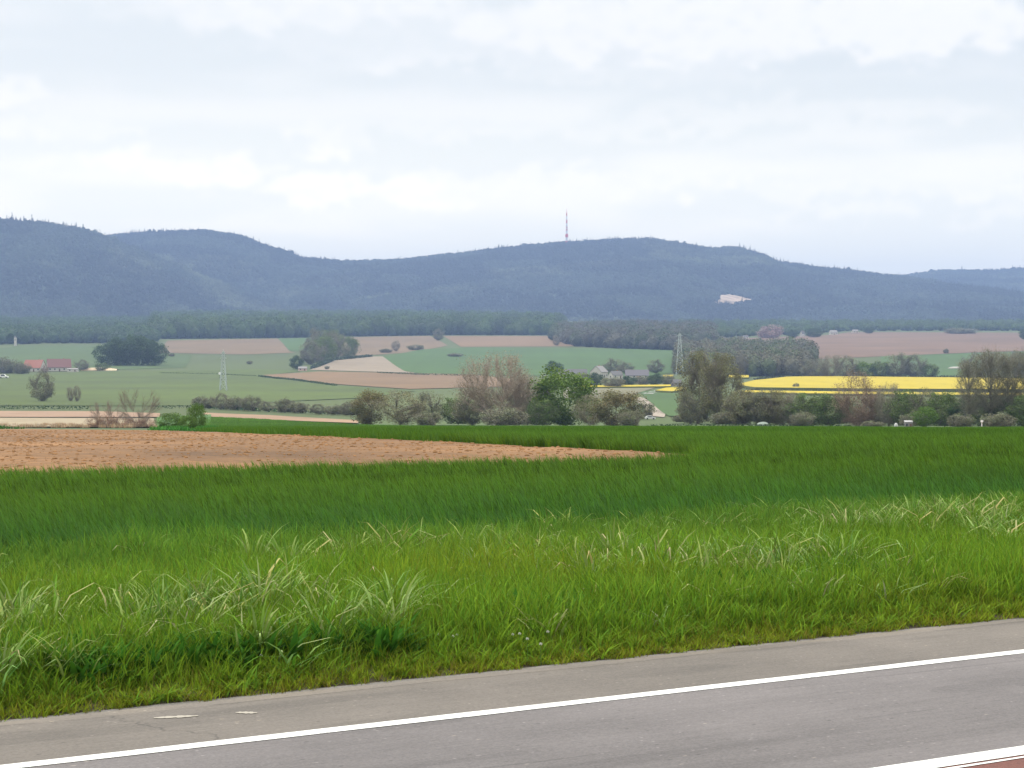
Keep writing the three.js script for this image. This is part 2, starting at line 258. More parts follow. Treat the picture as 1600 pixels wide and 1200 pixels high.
const V1 = vOf(800, 1109.3), V2 = vOf(1600, 1173.5);
const roadMat = (t, r = 0.92) => new THREE.MeshStandardMaterial({ map: t, roughness: r, bumpMap: bumpTex, bumpScale: 0.004 });
{
  // 20 m by 4 m of surface, a centimetre to the pixel: grit, stains, a seam near the grass, cracks, wheel tracks
  const surface = (seed, tint, o) => {
    const W = 2048, H = 512, d = new Uint8Array(W * H * 4);
    for (let y = 0; y < H; y++) for (let x = 0; x < W; x++) {
      const u = x / W, v = y / H, m = v * 4, h = hash(x + seed * 77, y + seed * 31), h2 = hash((x >> 1) + seed * 991, (y >> 1) + 17), h3 = hash((x / 3 | 0) + seed * 51, (y / 2 | 0) + 7);
      let k = 0.93 + 0.10 * (tileNoise(u, v, 6, seed) - .5) + 0.07 * (tileNoise(u * 5, v, 10, seed + 1) - .5) + 0.06 * (tileNoise(u, v * 3, 60, seed + 2) - .5) + 0.14 * (h - .5) + 0.08 * (h2 - .5), warm = 0;
      if (h2 > 0.9975) k += .25; if (h3 < 0.0012) k -= .22; if (h3 > 0.9994) { k += .2; warm = .04; }
      const wob = 0.05 * (tileNoise(u, 0.3, 24, seed + 5) - .5) + .02 * (tileNoise(u, .7, 150, seed + 6) - .5);
      if (o.seam !== undefined) { const q = Math.abs(m - o.seam - wob); if (tileNoise(u, .2, 14, seed + 9) > .3) k -= .22 * sstep(.014, .004, q); k -= .05 * sstep(.10, .0, m - o.seam - wob) * (m > o.seam + wob ? 1 : 0); if (m < o.seam + wob) k += .045; warm += .05 * sstep(.5, 0, m) * tileNoise(u, v, 40, seed + 7); }
      for (const t of o.tracks ?? []) k -= .045 * Math.exp(-(((m - t - wob) / .22) ** 2)) * (.6 + .8 * tileNoise(u, v, 9, seed + 3));
      for (const [cu, cs] of o.cracks ?? []) { const q = Math.abs(u - cu - cs * (v - .5) * .05 - .012 * (tileNoise(.1, v, 12, seed + cu * 97 | 0) - .5) - .004 * (tileNoise(.4, v, 70, seed + 4) - .5)) * 20; k -= .20 * sstep(.014, .003, q) * sstep(.35, .5, tileNoise(cu, v, 8, seed + 8)); }
      for (const [ju, a, b] of o.joints ?? []) if (u > a && u < b) k -= .16 * sstep(.013, .003, Math.abs(m - ju - wob * .8)) * sstep(.3, .5, tileNoise(u, .6, 30, seed + 12));
      if (o.stain) k -= .07 * sstep(.62, .8, tileNoise(u, v, 14, seed + 20));
      const i = (y * W + x) * 4; d[i] = clamp(k * (tint[0] + warm)) * 255; d[i + 1] = clamp(k * (tint[1] + warm * .75)) * 255; d[i + 2] = clamp(k * (tint[2] + warm * .2)) * 255; d[i + 3] = 255;
    }
    const t = new THREE.DataTexture(d, W, H); t.wrapS = t.wrapT = THREE.RepeatWrapping; t.magFilter = THREE.LinearFilter; t.colorSpace = THREE.SRGBColorSpace; t.repeat.set(1 / 20, 1 / 4); t.needsUpdate = true; return t;
  };
  const lane = surface(1, [.425, .405, .402], { tracks: [V1 + .75, V1 + 2.3], cracks: [[.12, 1], [.63, -1]], joints: [[V1 + 1.55, .05, .55], [V1 + .3, .5, .95]], stain: 1 }), shoulder = surface(5, [.425, .398, .37], { seam: .3, cracks: [[.3, .6], [.82, -.8]], stain: 1 });
  const border = asphaltTex(15, [.62, .595, .565], 2.1), red = asphaltTex(21, [.55, .33, .28], 2.3); border.colorSpace = red.colorSpace = THREE.SRGBColorSpace;
  const ML = roadMat(lane), MS = roadMat(shoulder), MBd = roadMat(border), MR = roadMat(red);
  tag(mesh('road_shoulder', strip(0.16, V1, 0.0, 0.02), MS), 'tan grey asphalt hard shoulder between the grass and the white line', 'road shoulder', null, 'structure');
  tag(mesh('road_border', strip(-0.03, 0.15, -0.022, 0.05, -60, 110, 0.12, 3), MBd), 'lighter crumbling asphalt edge along the grass verge', 'road edge', null, 'structure');
  tag(mesh('road', strip(V1, V2, 0.0), ML), 'grey asphalt traffic lane below the long white edge line', 'road', null, 'structure');
  tag(mesh('road_median', strip(V2, V2 + 1.6, 0.0), MR), 'red brown surfaced median in the bottom right corner', 'road median', null, 'structure');
  tag(mesh('road', strip(V2 + 1.6, V2 + 6.2, 0.0), ML), 'grey asphalt on the near side of the red median', 'road', null, 'structure');
  const wt = toneTexture(512, (u, v, x, y) => { const n = tileNoise(u, v, 60, 3), f = hash(x, y); const k = 0.85 + 0.09 * (n - .5) - (f > 0.985 ? 0.16 : 0) - .30 * sstep(.80, .9, tileNoise(u, v, 110, 9)) * sstep(.4, .6, tileNoise(u, v, 7, 2)); return [k, k, k * 0.975]; }, 1, 1);
  wt.colorSpace = THREE.SRGBColorSpace; const MW = new THREE.MeshStandardMaterial({ map: wt, roughness: 0.75, bumpMap: bumpTex, bumpScale: 0.002 });
  const line = (v, w, label, seed) => tag(mesh('road_marking', strip(v - w / 2, v + w / 2, 0.004, 0.012, -60, 110, 0.06, seed), MW), label, 'road marking', null, 'structure');
  line(V1, 0.145, 'long white edge line between shoulder and lane', 5); line(V2 - .015, 0.20, 'white line beside the red median at bottom right', 6); line(V2 + 1.6, 0.15, 'white line on the near side of the red median', 7);
  line(V2 + .14, 0.035, 'thin worn white line along the red median', 8);
  const worn = new THREE.MeshStandardMaterial({ color: C(.33, .30, .25), roughness: 0.9 });
  for (const [x0, x1, y0, y1, l] of [[240, 310, 1122.5, 1119, 'longer faint pale paint streak on the shoulder'], [368, 402, 1114, 1114.5, 'shorter pale paint streak on the shoulder, right of the longer']]) {
    const a = [x0, y0], b = [x1, y1], P = (x, y) => { const [tx, ty] = rayDir(x, y), d = -CAM_Y / ty; return [tx * d, 0.004, -d]; }, sh = [], ix = [];
    for (let k = 0; k <= 24; k++) { const t = k / 24, x = lerp(a[0], b[0], t), y = lerp(a[1], b[1], t), w = 1.5 * Math.sqrt(Math.sin(Math.PI * clamp(t, .02, .98))) * (0.7 + 0.6 * hash(k, x0)); sh.push(...P(x, y - w), ...P(x, y + w)); if (k) { const q = (k - 1) * 2; ix.push(q, q + 1, q + 3, q, q + 3, q + 2); } }
    const g = new THREE.BufferGeometry(); g.setAttribute('position', new THREE.Float32BufferAttribute(sh, 3)); g.setIndex(ix); g.computeVertexNormals(); tag(mesh('paint_streak', g, worn), l, 'paint mark', null, 'structure');
  }
}

// ---------------------------------------------------------------- verge, wheat and ploughed field close by
const WHEAT_V = vOf(300, 888) - 0.2;                    // front of the wheat, in road coordinates (negative: beyond the road edge)
const wheatEdge = (u) => WHEAT_V + 0.9 * (fbm(u * 0.35, 3, 3) - 0.5);
const BROWN = [[-260, 763], [0, 758], [420, 747], [700, 740], [880, 736], [1000, 733.5], [1092, 727], [1086, 712], [1010, 706.5], [840, 699], [640, 688], [430, 679], [240, 672.5], [0, 669.5], [-260, 668.5]].map(([x, y]) => hit(x, y));
const inWheatShape = [[-320, 760], [2000, 760], [2000, 668.5], [1450, 674], [1330, 670.5], [1100, 669], [1000, 668.8], [780, 668], [560, 664], [430, 657], [330, 652], [318, 662], [310, 673], [400, 676]];
{
  const R = rng(5), m = new MB();
  const us = [], vs = []; for (let u = -40; u <= 60; u += 0.5) us.push(u); for (let v = 0.02; v > -16; v -= v > -1.2 ? 0.12 : 0.5) vs.push(v);
  for (const u of us) for (const v of vs) { const [X, d] = roadXZ(u, v); const y = -0.03 + 0.10 * sstep(0, -0.9, v) + 0.10 * (fbm(u * 0.8, v * 0.8, 3) - 0.5) * sstep(0, -1, v); const k = 0.7 + 0.6 * fbm(u * 3, v * 3, 3); m.v(X, y, -d, v > -0.22 ? [.05 * k, .038 * k, .024 * k] : [.055 * k, .07 * k, .022 * k]); }
  for (let i = 0; i < us.length - 1; i++) for (let j = 0; j < vs.length - 1; j++) { const a = i * vs.length + j; m.quad(a, a + 1, a + vs.length + 1, a + vs.length); }
  tag(mesh('verge_ground', m.geo(), matGround), 'earth and thatch under the grass verge beside the road', 'ground', null, 'structure');
}
const vergeY = (u, v) => -0.03 + 0.10 * sstep(0, -0.9, v) + 0.10 * (fbm(u * 0.8, v * 0.8, 3) - 0.5) * sstep(0, -1, v);
const dummy = new THREE.Object3D();
function scatter(name, label, category, geos, mat, list) {        // list: [x, y, z, turn, scale, scaleY, [r,g,b], variant]
  const per = geos.map(() => []); for (const it of list) per[(it[7] ?? 0) % geos.length].push(it);
  const g = new THREE.Group(); g.name = numbered(name); tag(g, label, category, null, 'stuff');
  per.forEach((l, k) => {
    if (!l.length) return; const im = new THREE.InstancedMesh(geos[k], mat, l.length); im.name = name + '_patch';
    im.userData.kind = 'stuff';
    l.forEach(([x, y, z, turn, s, sy, c], i) => { dummy.position.set(x, y, z); dummy.rotation.set(0, turn, 0); dummy.scale.set(s, sy, s); dummy.updateMatrix(); im.setMatrixAt(i, dummy.matrix); im.setColorAt(i, C(c[0], c[1], c[2])); });
    im.castShadow = im.receiveShadow = true; g.add(im);
  });
  scene.add(g); return g;
}
{
  const R = rng(11);
  const clump = (n, r, l0, l1, w0, w1, tilt, bend, cols, y0 = 0, lean = null) => { const m = new MB(); for (let k = 0; k < n; k++) { const a = R() * 6.283, q = Math.sqrt(R()) * r; const c = jit(cols[Math.floor(R() * cols.length)], R, 0.25);
    const az = lean === null ? R() * 6.283 : lean + (R() - 0.5) * 2.6; m.blade(Math.cos(a) * q, Math.sin(a) * q, az, lerp(l0, l1, R()), lerp(w0, w1, R()), tilt * (0.3 + R()), bend * (0.3 + R() * 1.1), c, y0, 4, (R() - 0.5) * 1.5); } return m.geo(); };
  const GREEN = [.108, .212, .018], LIME = [.162, .268, .018], PALE = [.26, .345, .10], STRAW = [.33, .33, .15], OLIVE = [.145, .19, .018];
  const mid = [0, 1, 2, 3].map(() => clump(24, 0.11, 0.20, 0.42, 0.007, 0.014, 0.40, 1.1, [GREEN, LIME, LIME, GREEN, OLIVE]));
  const tall = [0, 1, 2, 3].map(() => clump(14, 0.13, 0.42, 0.8, 0.014, 0.025, 0.55, 2.2, [PALE, GREEN, PALE, [.095, .18, .03], [.13, .22, .045], STRAW]));
  const short = [0, 1, 2].map(() => clump(26, 0.09, 0.06, 0.16, 0.004, 0.008, 0.6, 0.9, [OLIVE, LIME, LIME, OLIVE, [.16, .16, .04]]));
  const weed = [0, 1, 2].map(() => { const m = new MB(); for (let k = 0; k < 22; k++) m.blade((R() - .5) * 0.16, (R() - .5) * 0.16, R() * 6.283, lerp(.12, .24, R()), lerp(.025, .05, R()), 0.4 + R() * 0.5, 0.9, jit([.05, .15, .014], R, 0.3)); return m.geo(); });
  const arch = [0, 1, 2, 3].map(() => { const m = new MB(); for (let k = 0; k < 34; k++) { const az = R() * 6.283, c = jit([PALE, [.20, .30, .07], [.14, .24, .04], [.29, .34, .13], PALE][Math.floor(R() * 5)], R, .22); m.blade(Math.cos(az) * .05 * R(), Math.sin(az) * .05 * R(), az + (R() - .5) * .8, lerp(.45, .95, R()), lerp(.02, .036, R()), lerp(.15, .75, R()), lerp(1.0, 2.3, R()), c, 0, 6, (R() - .5) * .9); } return m.geo(); });
  const L1 = [], L2 = [], L3 = [], L4 = [], L5 = [];
  const blob = (px, py, rx, ry) => { const [tx, ty] = rayDir(px, py), d = -CAM_Y / ty, q = toRoad(tx * d, d); return [q[0], q[1], rx, ry]; };
  const thick = [blob(110, 1035, 2.3, 1.7), blob(330, 1008, 2.3, 1.8), blob(440, 985, 1.1, 1.2), blob(-150, 1065, 2.2, 1.6), blob(960, 925, 2.0, 1.6), blob(1130, 925, 2.2, 1.5), blob(1420, 850, 3.2, 1.6), blob(620, 905, 2.0, 1.2), blob(1750, 860, 3, 2)];
  const weeds = [blob(40, 1060, 0.9, 0.6), blob(150, 1075, 0.6, 0.3), blob(1150, 950, 1.1, 0.55), blob(1350, 925, 1.2, 0.5), blob(880, 985, 0.6, 0.4), blob(560, 1035, 0.5, 0.3), blob(1560, 890, 0.9, 0.5), blob(330, 1055, .8, .35)];
  const inB = (B, u, v) => { let s = 0; for (const [bu, bv, ru, rv] of B) s = Math.max(s, 1 - Math.hypot((u - bu) / ru, (v - bv) / rv)); return clamp(s * 1.6); };
  const area = (u0, u1, v0, v1, step, f) => { for (let u = u0; u < u1; u += step) for (let v = v0; v > v1; v -= step) { const uu = u + (R() - .5) * step * 1.5, vv = v + (R() - .5) * step * 1.5; const [X, d] = roadXZ(uu, vv); if (Math.abs(X) > 0.235 * d * 1.22 + 1.2 || d < 8) continue; f(uu, vv, X, d); } };
  area(-16, 26, -0.02, -15, 0.105, (u, v, X, d) => {
    if (v < wheatEdge(u) + 0.1 || v > -0.045) return; const y = vergeY(u, v), tk = inB(thick, u, v + 0.4 * (fbm(u, v, 3) - .5)), wd = inB(weeds, u, v);
    const patch = fbm(u * 0.5 + 7, v * 0.5 + 2, 4), k = 0.78 + 0.45 * patch, yl = sstep(0.45, 0.68, fbm(u * .35 + 70, v * .5, 3));
    const rise = sstep(-0.05, -1.1, v), toWheat = sstep(wheatEdge(u) + 5, wheatEdge(u) + 0.5, v);
    const col = [k * lerp(lerp(0.95, 1.12, yl), 0.72, toWheat), k * lerp(1, 0.86, toWheat), k * lerp(1, 1.3, toWheat)];
    if (v > -0.9 || R() < 0.12) for (let q = v > -.5 ? 2 : 1; q > 0; q--) L3.push([X, y - 0.005, -d, R() * 6.283, 0.8 + R() * 0.6, (0.55 + R() * 0.7) * (0.65 + 0.8 * sstep(0, -0.7, v)), [k * (1.0 + 0.2 * sstep(-.6, -.1, v)), k * 1.0, k * 0.9], Math.floor(R() * 3)]);
    if (v < -0.14 && R() < (0.35 + 0.75 * rise) * (u < 1 ? 1 - 0.8 * sstep(.15, .6, tk) : 1) && v > wheatEdge(u) + .35 * sstep(.4, .6, fbm(u * .5 + 4, 8, 3))) L1.push([X, y, -d, R() * 6.283, 0.85 + R() * 0.5, (0.3 + 0.75 * rise) * (0.7 + 0.5 * R()) * (0.75 + 0.5 * patch), col, Math.floor(R() * 4)]);
    if (R() < 0.025 + (u < 1 ? .16 : .07) * tk && v < -0.5) L2.push([X, y, -d, R() * 6.283, 0.8 + R() * 0.45, (0.65 + R() * 0.4) * (0.75 + 0.3 * tk), [0.85 + R() * .3, 0.85 + R() * .3, 0.9 + R() * .2], Math.floor(R() * 4)]);
    if (u < 1 && tk > .12 && v < -.45 && R() < .26) L5.push([X, y, -d, R() * 6.283, 0.8 + R() * .45, 0.75 + R() * .4, [.85 + R() * .3, .85 + R() * .3, .9 + R() * .2], Math.floor(R() * 4)]);
    if (u >= 1 && tk > .3 && R() < .012) L5.push([X, y, -d, R() * 6.283, 0.6 + R() * .3, 0.6 + R() * .3, [.9, .95, .9], Math.floor(R() * 4)]);
    if (R() < 1.0 * wd) L4.push([X, y, -d, R() * 6.283, 1.0 + R() * 0.6, 1.0 + R() * 0.7, [k, k, k], Math.floor(R() * 3)]);
  });
  scatter('verge_grass', 'bright green mixed grass of the verge between road and wheat', 'grass', mid, matGrass, L1);
  scatter('tussock_grass', 'pale arching tall grass tussocks in the verge', 'grass', tall, matGrass, L2);
  scatter('edge_grass', 'short olive yellow grass fringe along the asphalt edge', 'grass', short, matGrass, L3);
  scatter('arching_grass', 'tall tussocks of broad pale arching blades at the left of the verge', 'grass', arch, matGrass, L5);
  scatter('leafy_weeds', 'dark green broad leaved weeds low in the verge', 'weeds', weed, matGrass, L4);

  // wheat: upright leaves leaning left in the wind
  const WCOL = [[.078, .170, .014], [.064, .15, .015], [.105, .202, .015], [.10, .195, .034]];
  const wc = [0, 1, 2, 3, 4].map(() => clump(12, 0.09, 0.26, 0.46, 0.011, 0.020, 0.28, 0.95, WCOL, 0, Math.PI));
  const wt = [0, 1, 2].map(() => { const m = new MB(); for (let k = 0; k < 230; k++) m.blade((R() - .5) * 1.3, (R() - .5) * 1.3, Math.PI + (R() - .5) * 2.6, lerp(.26, .42, R()), lerp(.016, .026, R()), .22 * (0.3 + R()), 0.75, jit(WCOL[Math.floor(R() * 4)], R, 0.22), 0, 2); return m.geo(); });
  const wheatPoly = inWheatShape.map(([x, y]) => hit(x, y));
  const ground = drape(wheatPoly, -0.05, (d) => Math.max(1.5, 0.08 * d), [.035, .07, .02], 0.1);
  tag(mesh('wheat_ground', ground, matGround), 'dark soil under the green wheat', 'ground', null, 'structure');
  const isWheat = (X, d) => { const [u, v] = toRoad(X, d); if (v > wheatEdge(u) + 3.2 * R() * R()) return false; if (d > 28 && inside(BROWN, X, d)) return false; if (d < 46) return true; return inside(wheatPoly, X, d); };
  const W1 = [], W2 = [];
  for (let d = 24; d < 64; ) { const st = 0.125 * (0.8 + d / 150); const hw = 0.235 * d * 1.2 + 1.5; for (let X = -hw; X < hw; X += st) { const x = X + (R() - .5) * st, dd = d + (R() - .5) * st; if (!isWheat(x, dd)) continue; const n = fbm(x * .25, dd * .25, 4), rd = toRoad(x, dd), back = wheatEdge(rd[0]) - rd[1]; if (back < .55 * sstep(.38, .55, fbm(rd[0] * .4 + 4, 8, 3)) && R() < .85) continue; if (R() < .5 * sstep(.5, .75, fbm(x * 1.1 + 31, dd * .6, 3))) continue; const old = sstep(0, 9, back), k = (0.66 + 0.36 * n + .34 * R()) * lerp(.88, 1.04, old) * ([9.6, 11.4, 21.6, 23.4].some((q) => Math.abs(back - q) < .17) ? .55 : 1); W1.push([x, G(x, dd) - 0.06, -dd, (R() - .5) * 0.9, 0.9 + R() * .4, 0.85 + R() * 0.3 + 0.25 * (n - .5), [k * lerp(.82, 1.06, old), k, k * lerp(1.45, 1, old)], Math.floor(R() * 5)]); } d += st; }
  for (let d = 64; d < 640; ) { const st = 1.05 * Math.max(1, d / 150); const hw = 0.235 * d * 1.2 + 1.5; for (let X = -hw; X < hw; X += st) { const x = X + (R() - .5) * st * .6, dd = d + (R() - .5) * st * .6; if (!isWheat(x, dd)) continue; const n = fbm(x * .06, dd * .06, 4), k = 0.8 + 0.4 * n; W2.push([x, G(x, dd) - 0.08, -dd, (R() - .5) * 0.7, 1.05 * Math.max(1, d / 150), 0.85 + R() * 0.25, [k, k, k], Math.floor(R() * 3)]); } d += st; }
  scatter('wheat', 'dark green young wheat in front of and beside the ploughed field', 'wheat', wc, matGrass, W1);
  scatter('wheat', 'far part of the green wheat field reaching the central trees', 'wheat', wt, matGrass, W2);

  // ploughed field and its clods
  const bf = drape(BROWN, 0.01, (d) => Math.max(0.5, 0.014 * d), [.215, .107, .036], 0.34, 6, 0.06);
  tag(mesh('ploughed_field', bf, VC(1, { map: toneTexture(1024, (u, v, x, y) => { const k = 0.80 + 0.24 * (tileNoise(u, v, 24, 2) - .5) + 0.30 * (tileNoise(u, v, 110, 3) - .5) + 0.2 * (hash(x >> 1, y >> 1) - .5) + 0.07 * Math.sin((u * 14 + v * 22 + 0.25 * tileNoise(u, v, 20, 7)) * 6.283); return [k, k, k]; }, 1 / 14, 1 / 14) })), 'orange brown ploughed field behind the near wheat on the left', 'field', null, 'structure');
  const clods = [0, 1, 2, 3].map((s) => { const g = new THREE.IcosahedronGeometry(1, 1), p = g.attributes.position; const cs = []; for (let i = 0; i < p.count; i++) { const x = p.getX(i), y = p.getY(i), z = p.getZ(i), k = 0.7 + 0.6 * fbm(x * 1.7 + s * 9 + z, y * 1.7 + z * 1.3, 3); p.setXYZ(i, x * k * 1.2, y * k * 0.62, z * k); cs.push(1, 1, 1); } g.setAttribute('color', new THREE.Float32BufferAttribute(cs, 3)); g.computeVertexNormals(); return g; });
  const CL = []; for (let k = 0; k < 30000; k++) { const d = 33 * Math.pow(4.8, R()), X = (R() * 2 - 1) * (0.235 * d * 1.2); if (!inside(BROWN, X, d)) continue; if (fbm(X * .5, d * .2, 3) < 0.40 * R() + .15) continue; const s = (0.010 + 0.032 * R() ** 5) * (0.8 + d / 110), c = 0.8 + R() * .5; CL.push([X, G(X, d) + 0.01 + 0.05 * (fbm(X * .9, d * .9, 4) - .5) + s * .15, -d, R() * 6.283, s, s, [.215 * c, .110 * c, .042 * c], k]); }
  scatter('soil_clod', 'loose lumps of earth on the orange brown ploughed field', 'soil', clods, VC(1), CL);
  // pale dry grass along the straw strip
  const dry = [0, 1, 2].map(() => clump(40, 0.5, 0.4, 0.9, 0.02, 0.04, 0.5, 1.2, [[.42, .33, .22], [.36, .26, .17], [.30, .20, .13]]));
  const DG = []; for (let k = 0; k < 520; k++) { const q = hit(-100 + R() * 345, 664.5 + R() * 4); if (fbm(q.X * .12, 4, 3) < .42) continue; DG.push([q.X, G(q.X, q.d), -q.d, R() * 6.283, 0.9 + R() * .6, 0.5 + R() * 0.8, [1, .95, .9], k]); }
  scatter('dry_grass', 'pale dry grass tufts along the back of the orange ploughed field', 'dry grass', dry, matGrass, DG);
  const fr = [0, 1].map(() => clump(36, 0.5, 0.25, 0.5, 0.03, 0.05, 0.4, 0.9, [[.04, .13, .025], [.05, .15, .03]]));
  const FG = []; for (let k = 0; k < 260; k++) { const q = hit(-100 + R() * 430, 668.6 + R() * 1.6 + 1.5); if (fbm(q.X * .2 + 30, 4, 3) < .45) continue; FG.push([q.X, G(q.X, q.d), -q.d, R() * 6.283, 0.9 + R() * .6, 0.6 + R() * 0.6, [1, 1, 1], k]); }
  for (let k = 0; k < 150; k++) { const q = hit(242 + R() * 95, 671.4 + R() * 1.8); FG.push([q.X, G(q.X, q.d), -q.d, R() * 6.283, 0.9 + R() * .6, 0.5 + R() * 0.6, [1.4, 1.4, 1.2], k]); }
  scatter('bank_grass', 'dark green grass tufts at the back edge of the orange ploughed field', 'grass', fr, matGrass, FG);

  // white clover heads
  const head = new MB(); { const RR = rng(3); for (let k = 0; k < 70; k++) { const a = RR() * 6.283, y = RR() * 2 - 1, q = Math.sqrt(1 - y * y); head.leaf(Math.cos(a) * q * .010, y * .008, Math.sin(a) * q * .010, .004, RR, [.62, .61, .55], 0); } }
  const stalk = new MB(); stalk.tube(new THREE.Vector3(0, -0.16, 0), .0025, new THREE.Vector3(0, 0, 0), .002, 4, [.09, .17, .04]);
  const hg = head.geo(), sg = stalk.geo();
  for (const [x, y, w] of [[686, 991, 0], [711, 986, 0], [714, 992, 0], [708, 994, 0], [801, 991, 1], [812, 990, 1], [824, 998, 1], [845, 1006, 1], [856, 987, 1], [838, 975, 1], [333, 1018, 2], [408, 1024, 2]]) {
    const [tx, ty] = rayDir(x, y), d = (0.17 - CAM_Y) / ty; const f = base('clover_flower', new THREE.Vector3(tx * d, 0.17, -d)); mesh('flower_head', hg, matGrass, f); mesh('stalk', sg, matGrass, f);
    const own = { '686_991': 'white clover head standing apart left of the clover cluster in the verge', '711_986': 'topmost white clover head of the tight cluster in the verge', '714_992': 'rightmost white clover head of the tight cluster in the verge', '708_994': 'lowest white clover head of the tight cluster in the verge',
      '801_991': 'leftmost white clover head of the loose group right of the cluster', '812_990': 'second white clover head from the left in the loose verge group', '824_998': 'third white clover head from the left in the loose verge group', '845_1006': 'lowest white clover head of the loose group near the asphalt', '856_987': 'rightmost white clover head of the loose verge group', '838_975': 'highest white clover head of the loose verge group',
      '333_1018': 'left of two white clover heads under the tall tussocks', '408_1024': 'right of two white clover heads under the tall tussocks' };
    tag(f, own[x + '_' + y], 'flower', 'white clover heads in the verge');
  }
}

// ---------------------------------------------------------------- hills and forest
const HB = 62;                                        // height of the hill foot
function interp(t, x) { if (x <= t[0][0]) return t[0][1]; for (let i = 1; i < t.length; i++) if (x <= t[i][0]) { const k = (x - t[i - 1][0]) / (t[i][0] - t[i - 1][0]); return lerp(t[i - 1][1], t[i][1], k * k * (3 - 2 * k) * 0.5 + k * 0.5); } return t[t.length - 1][1]; }
const hills = [
  { name: 'left', dr: 6300, db: 4700, seed: 1, label: 'nearer wooded hill at the far left with spiky conifers on its crest', ridge: [[-700, 372], [-300, 352], [-100, 344], [0, 346], [60, 351], [130, 362], [165, 374], [205, 390], [260, 412], [330, 440], [410, 470], [500, 496], [620, 520], [2400, 540]] },
  { name: 'middle', dr: 7700, db: 5300, seed: 2, label: 'long wooded ridge in the middle carrying the red and white mast', ridge: [[-700, 400], [0, 385], [150, 372], [250, 365], [320, 363], [370, 370], [430, 391], [480, 407], [540, 412], [620, 410], [700, 401], [800, 389], [880, 382], [960, 378], [1010, 376], [1050, 381], [1110, 391], [1150, 389], [1180, 398], [1215, 413], [1300, 423], [1400, 434], [1500, 450], [1640, 470], [2400, 480]] },
  { name: 'right', dr: 9800, db: 6600, seed: 3, label: 'distant pale blue ridge at the far right', ridge: [[-700, 500], [1000, 500], [1300, 452], [1400, 434], [1470, 425], [1540, 425], [1600, 421], [1800, 430], [2400, 460]] },
];
for (const h of hills) h.y = (X, d) => {
  const px = 800 + X / h.dr * F, H = at(800, interp(h.ridge, px), h.dr).y, s = (d - h.db) / (h.dr - h.db);
  const n = fbm(X / 420 + h.seed * 11, d / 900 + h.seed * 5, 4) - 0.5;
  const rise = s < 1 ? Math.pow(sstep(-0.08, 1.22, s) / sstep(-0.08, 1.22, 1), 1.0) : 1 - 0.35 * (s - 1) ** 2 * 4;
  return lerp(HB - 30, H, rise) + n * 130 * Math.max(0, Math.min(1, s * 3)) * clamp((1 - s) * 1.6, 0, 1);
};
// one crown of forest: a lump of leaf clusters round a rough core
function crownGeo(seed, w, hgt, nLeaf, size, cone = false, vary = .3) {
  const R = rng(seed), g = new THREE.IcosahedronGeometry(1, 1), p = g.attributes.position, cs = [];
  const m = new MB();
  if (!cone) {
    for (let i = 0; i < p.count; i++) { const x = p.getX(i), y = p.getY(i), z = p.getZ(i), k = 0.72 + 0.4 * fbm(x * 1.5 + seed, y * 1.5 + z * 1.7 + seed, 2); m.v(x * k * w * 0.5, (y * k * 0.5 + 0.5) * hgt * 0.9, z * k * w * 0.5, [.8, .8, .8]); } for (let i = 0; i < p.count; i += 3) m.i.push(i, i + 1, i + 2);
    for (let k = 0; k < nLeaf; k++) { const a = R() * 6.283, y = R() * 2 - 1, q = Math.sqrt(1 - y * y), r = 0.75 + R() * .35; m.leaf(Math.cos(a) * q * w * .5 * r, (y * r * .48 + .5) * hgt, Math.sin(a) * q * w * .5 * r, size * (0.6 + R() * .8), R, jit([1, 1, 1], R, vary), 0.4); }
  } else for (let k = 0; k < nLeaf; k++) { const t = R(), a = R() * 6.283, r = (1 - t) * w * .5 * (0.6 + 0.5 * R()); m.leaf(Math.cos(a) * r, t * hgt, Math.sin(a) * r, size * (0.5 + .8 * (1 - t)), R, jit([.7, .7, .7], R, .2), 0.4); }
  return m.geo();
}
const crowns = [1, 2, 3].map((s) => crownGeo(s, 12, 13, 70, 1.6)), conifer = crownGeo(8, 7, 19, 70, 1.8, true), forestGeos = [...crowns, conifer], woodCrowns = [4, 5, 6, 7].map((s) => crownGeo(s, 12, 13, 260, .8, false, .14));
for (const h of hills) {
  const m = new MB(), x0 = (-620 - 800) / F * h.dr, x1 = (2220 - 800) / F * h.dr, nx = 150, nd = 50, dEnd = h.dr + (h.dr - h.db) * 0.8;
  for (let i = 0; i <= nd; i++) for (let j = 0; j <= nx; j++) { const d = lerp(h.db, dEnd, i / nd), X = lerp(x0, x1, j / nx), k = 0.7 + 0.6 * fbm(X / 150, d / 150, 3); m.v(X, h.y(X, d), -d, [.035 * k, .055 * k, .022 * k]); }
  for (let i = 0; i < nd; i++) for (let j = 0; j < nx; j++) { const a = i * (nx + 1) + j; m.quad(a, a + 1, a + nx + 2, a + nx + 1); }
  tag(mesh(h.name === 'left' ? 'hill' : 'hill', m.geo(), matGround), h.label, 'hill', null, 'structure');
}
const QUARRY = hillHitPoly(hills[1], [[1113, 474], [1124, 469], [1122, 463], [1140, 461.5], [1160, 465], [1179, 470], [1166, 472], [1148, 473.5], [1146, 478], [1130, 477.5]]);
function hillHit(h, px, py) { const [tx, ty] = rayDir(px, py); for (let d = h.db; d < h.dr * 1.1; d += 8) if (CAM_Y + ty * d <= h.y(tx * d, d)) return { X: tx * d, d }; return { X: tx * h.dr, d: h.dr }; }
function hillHitPoly(h, px) { return px.map(([x, y]) => hillHit(h, x, y)); }
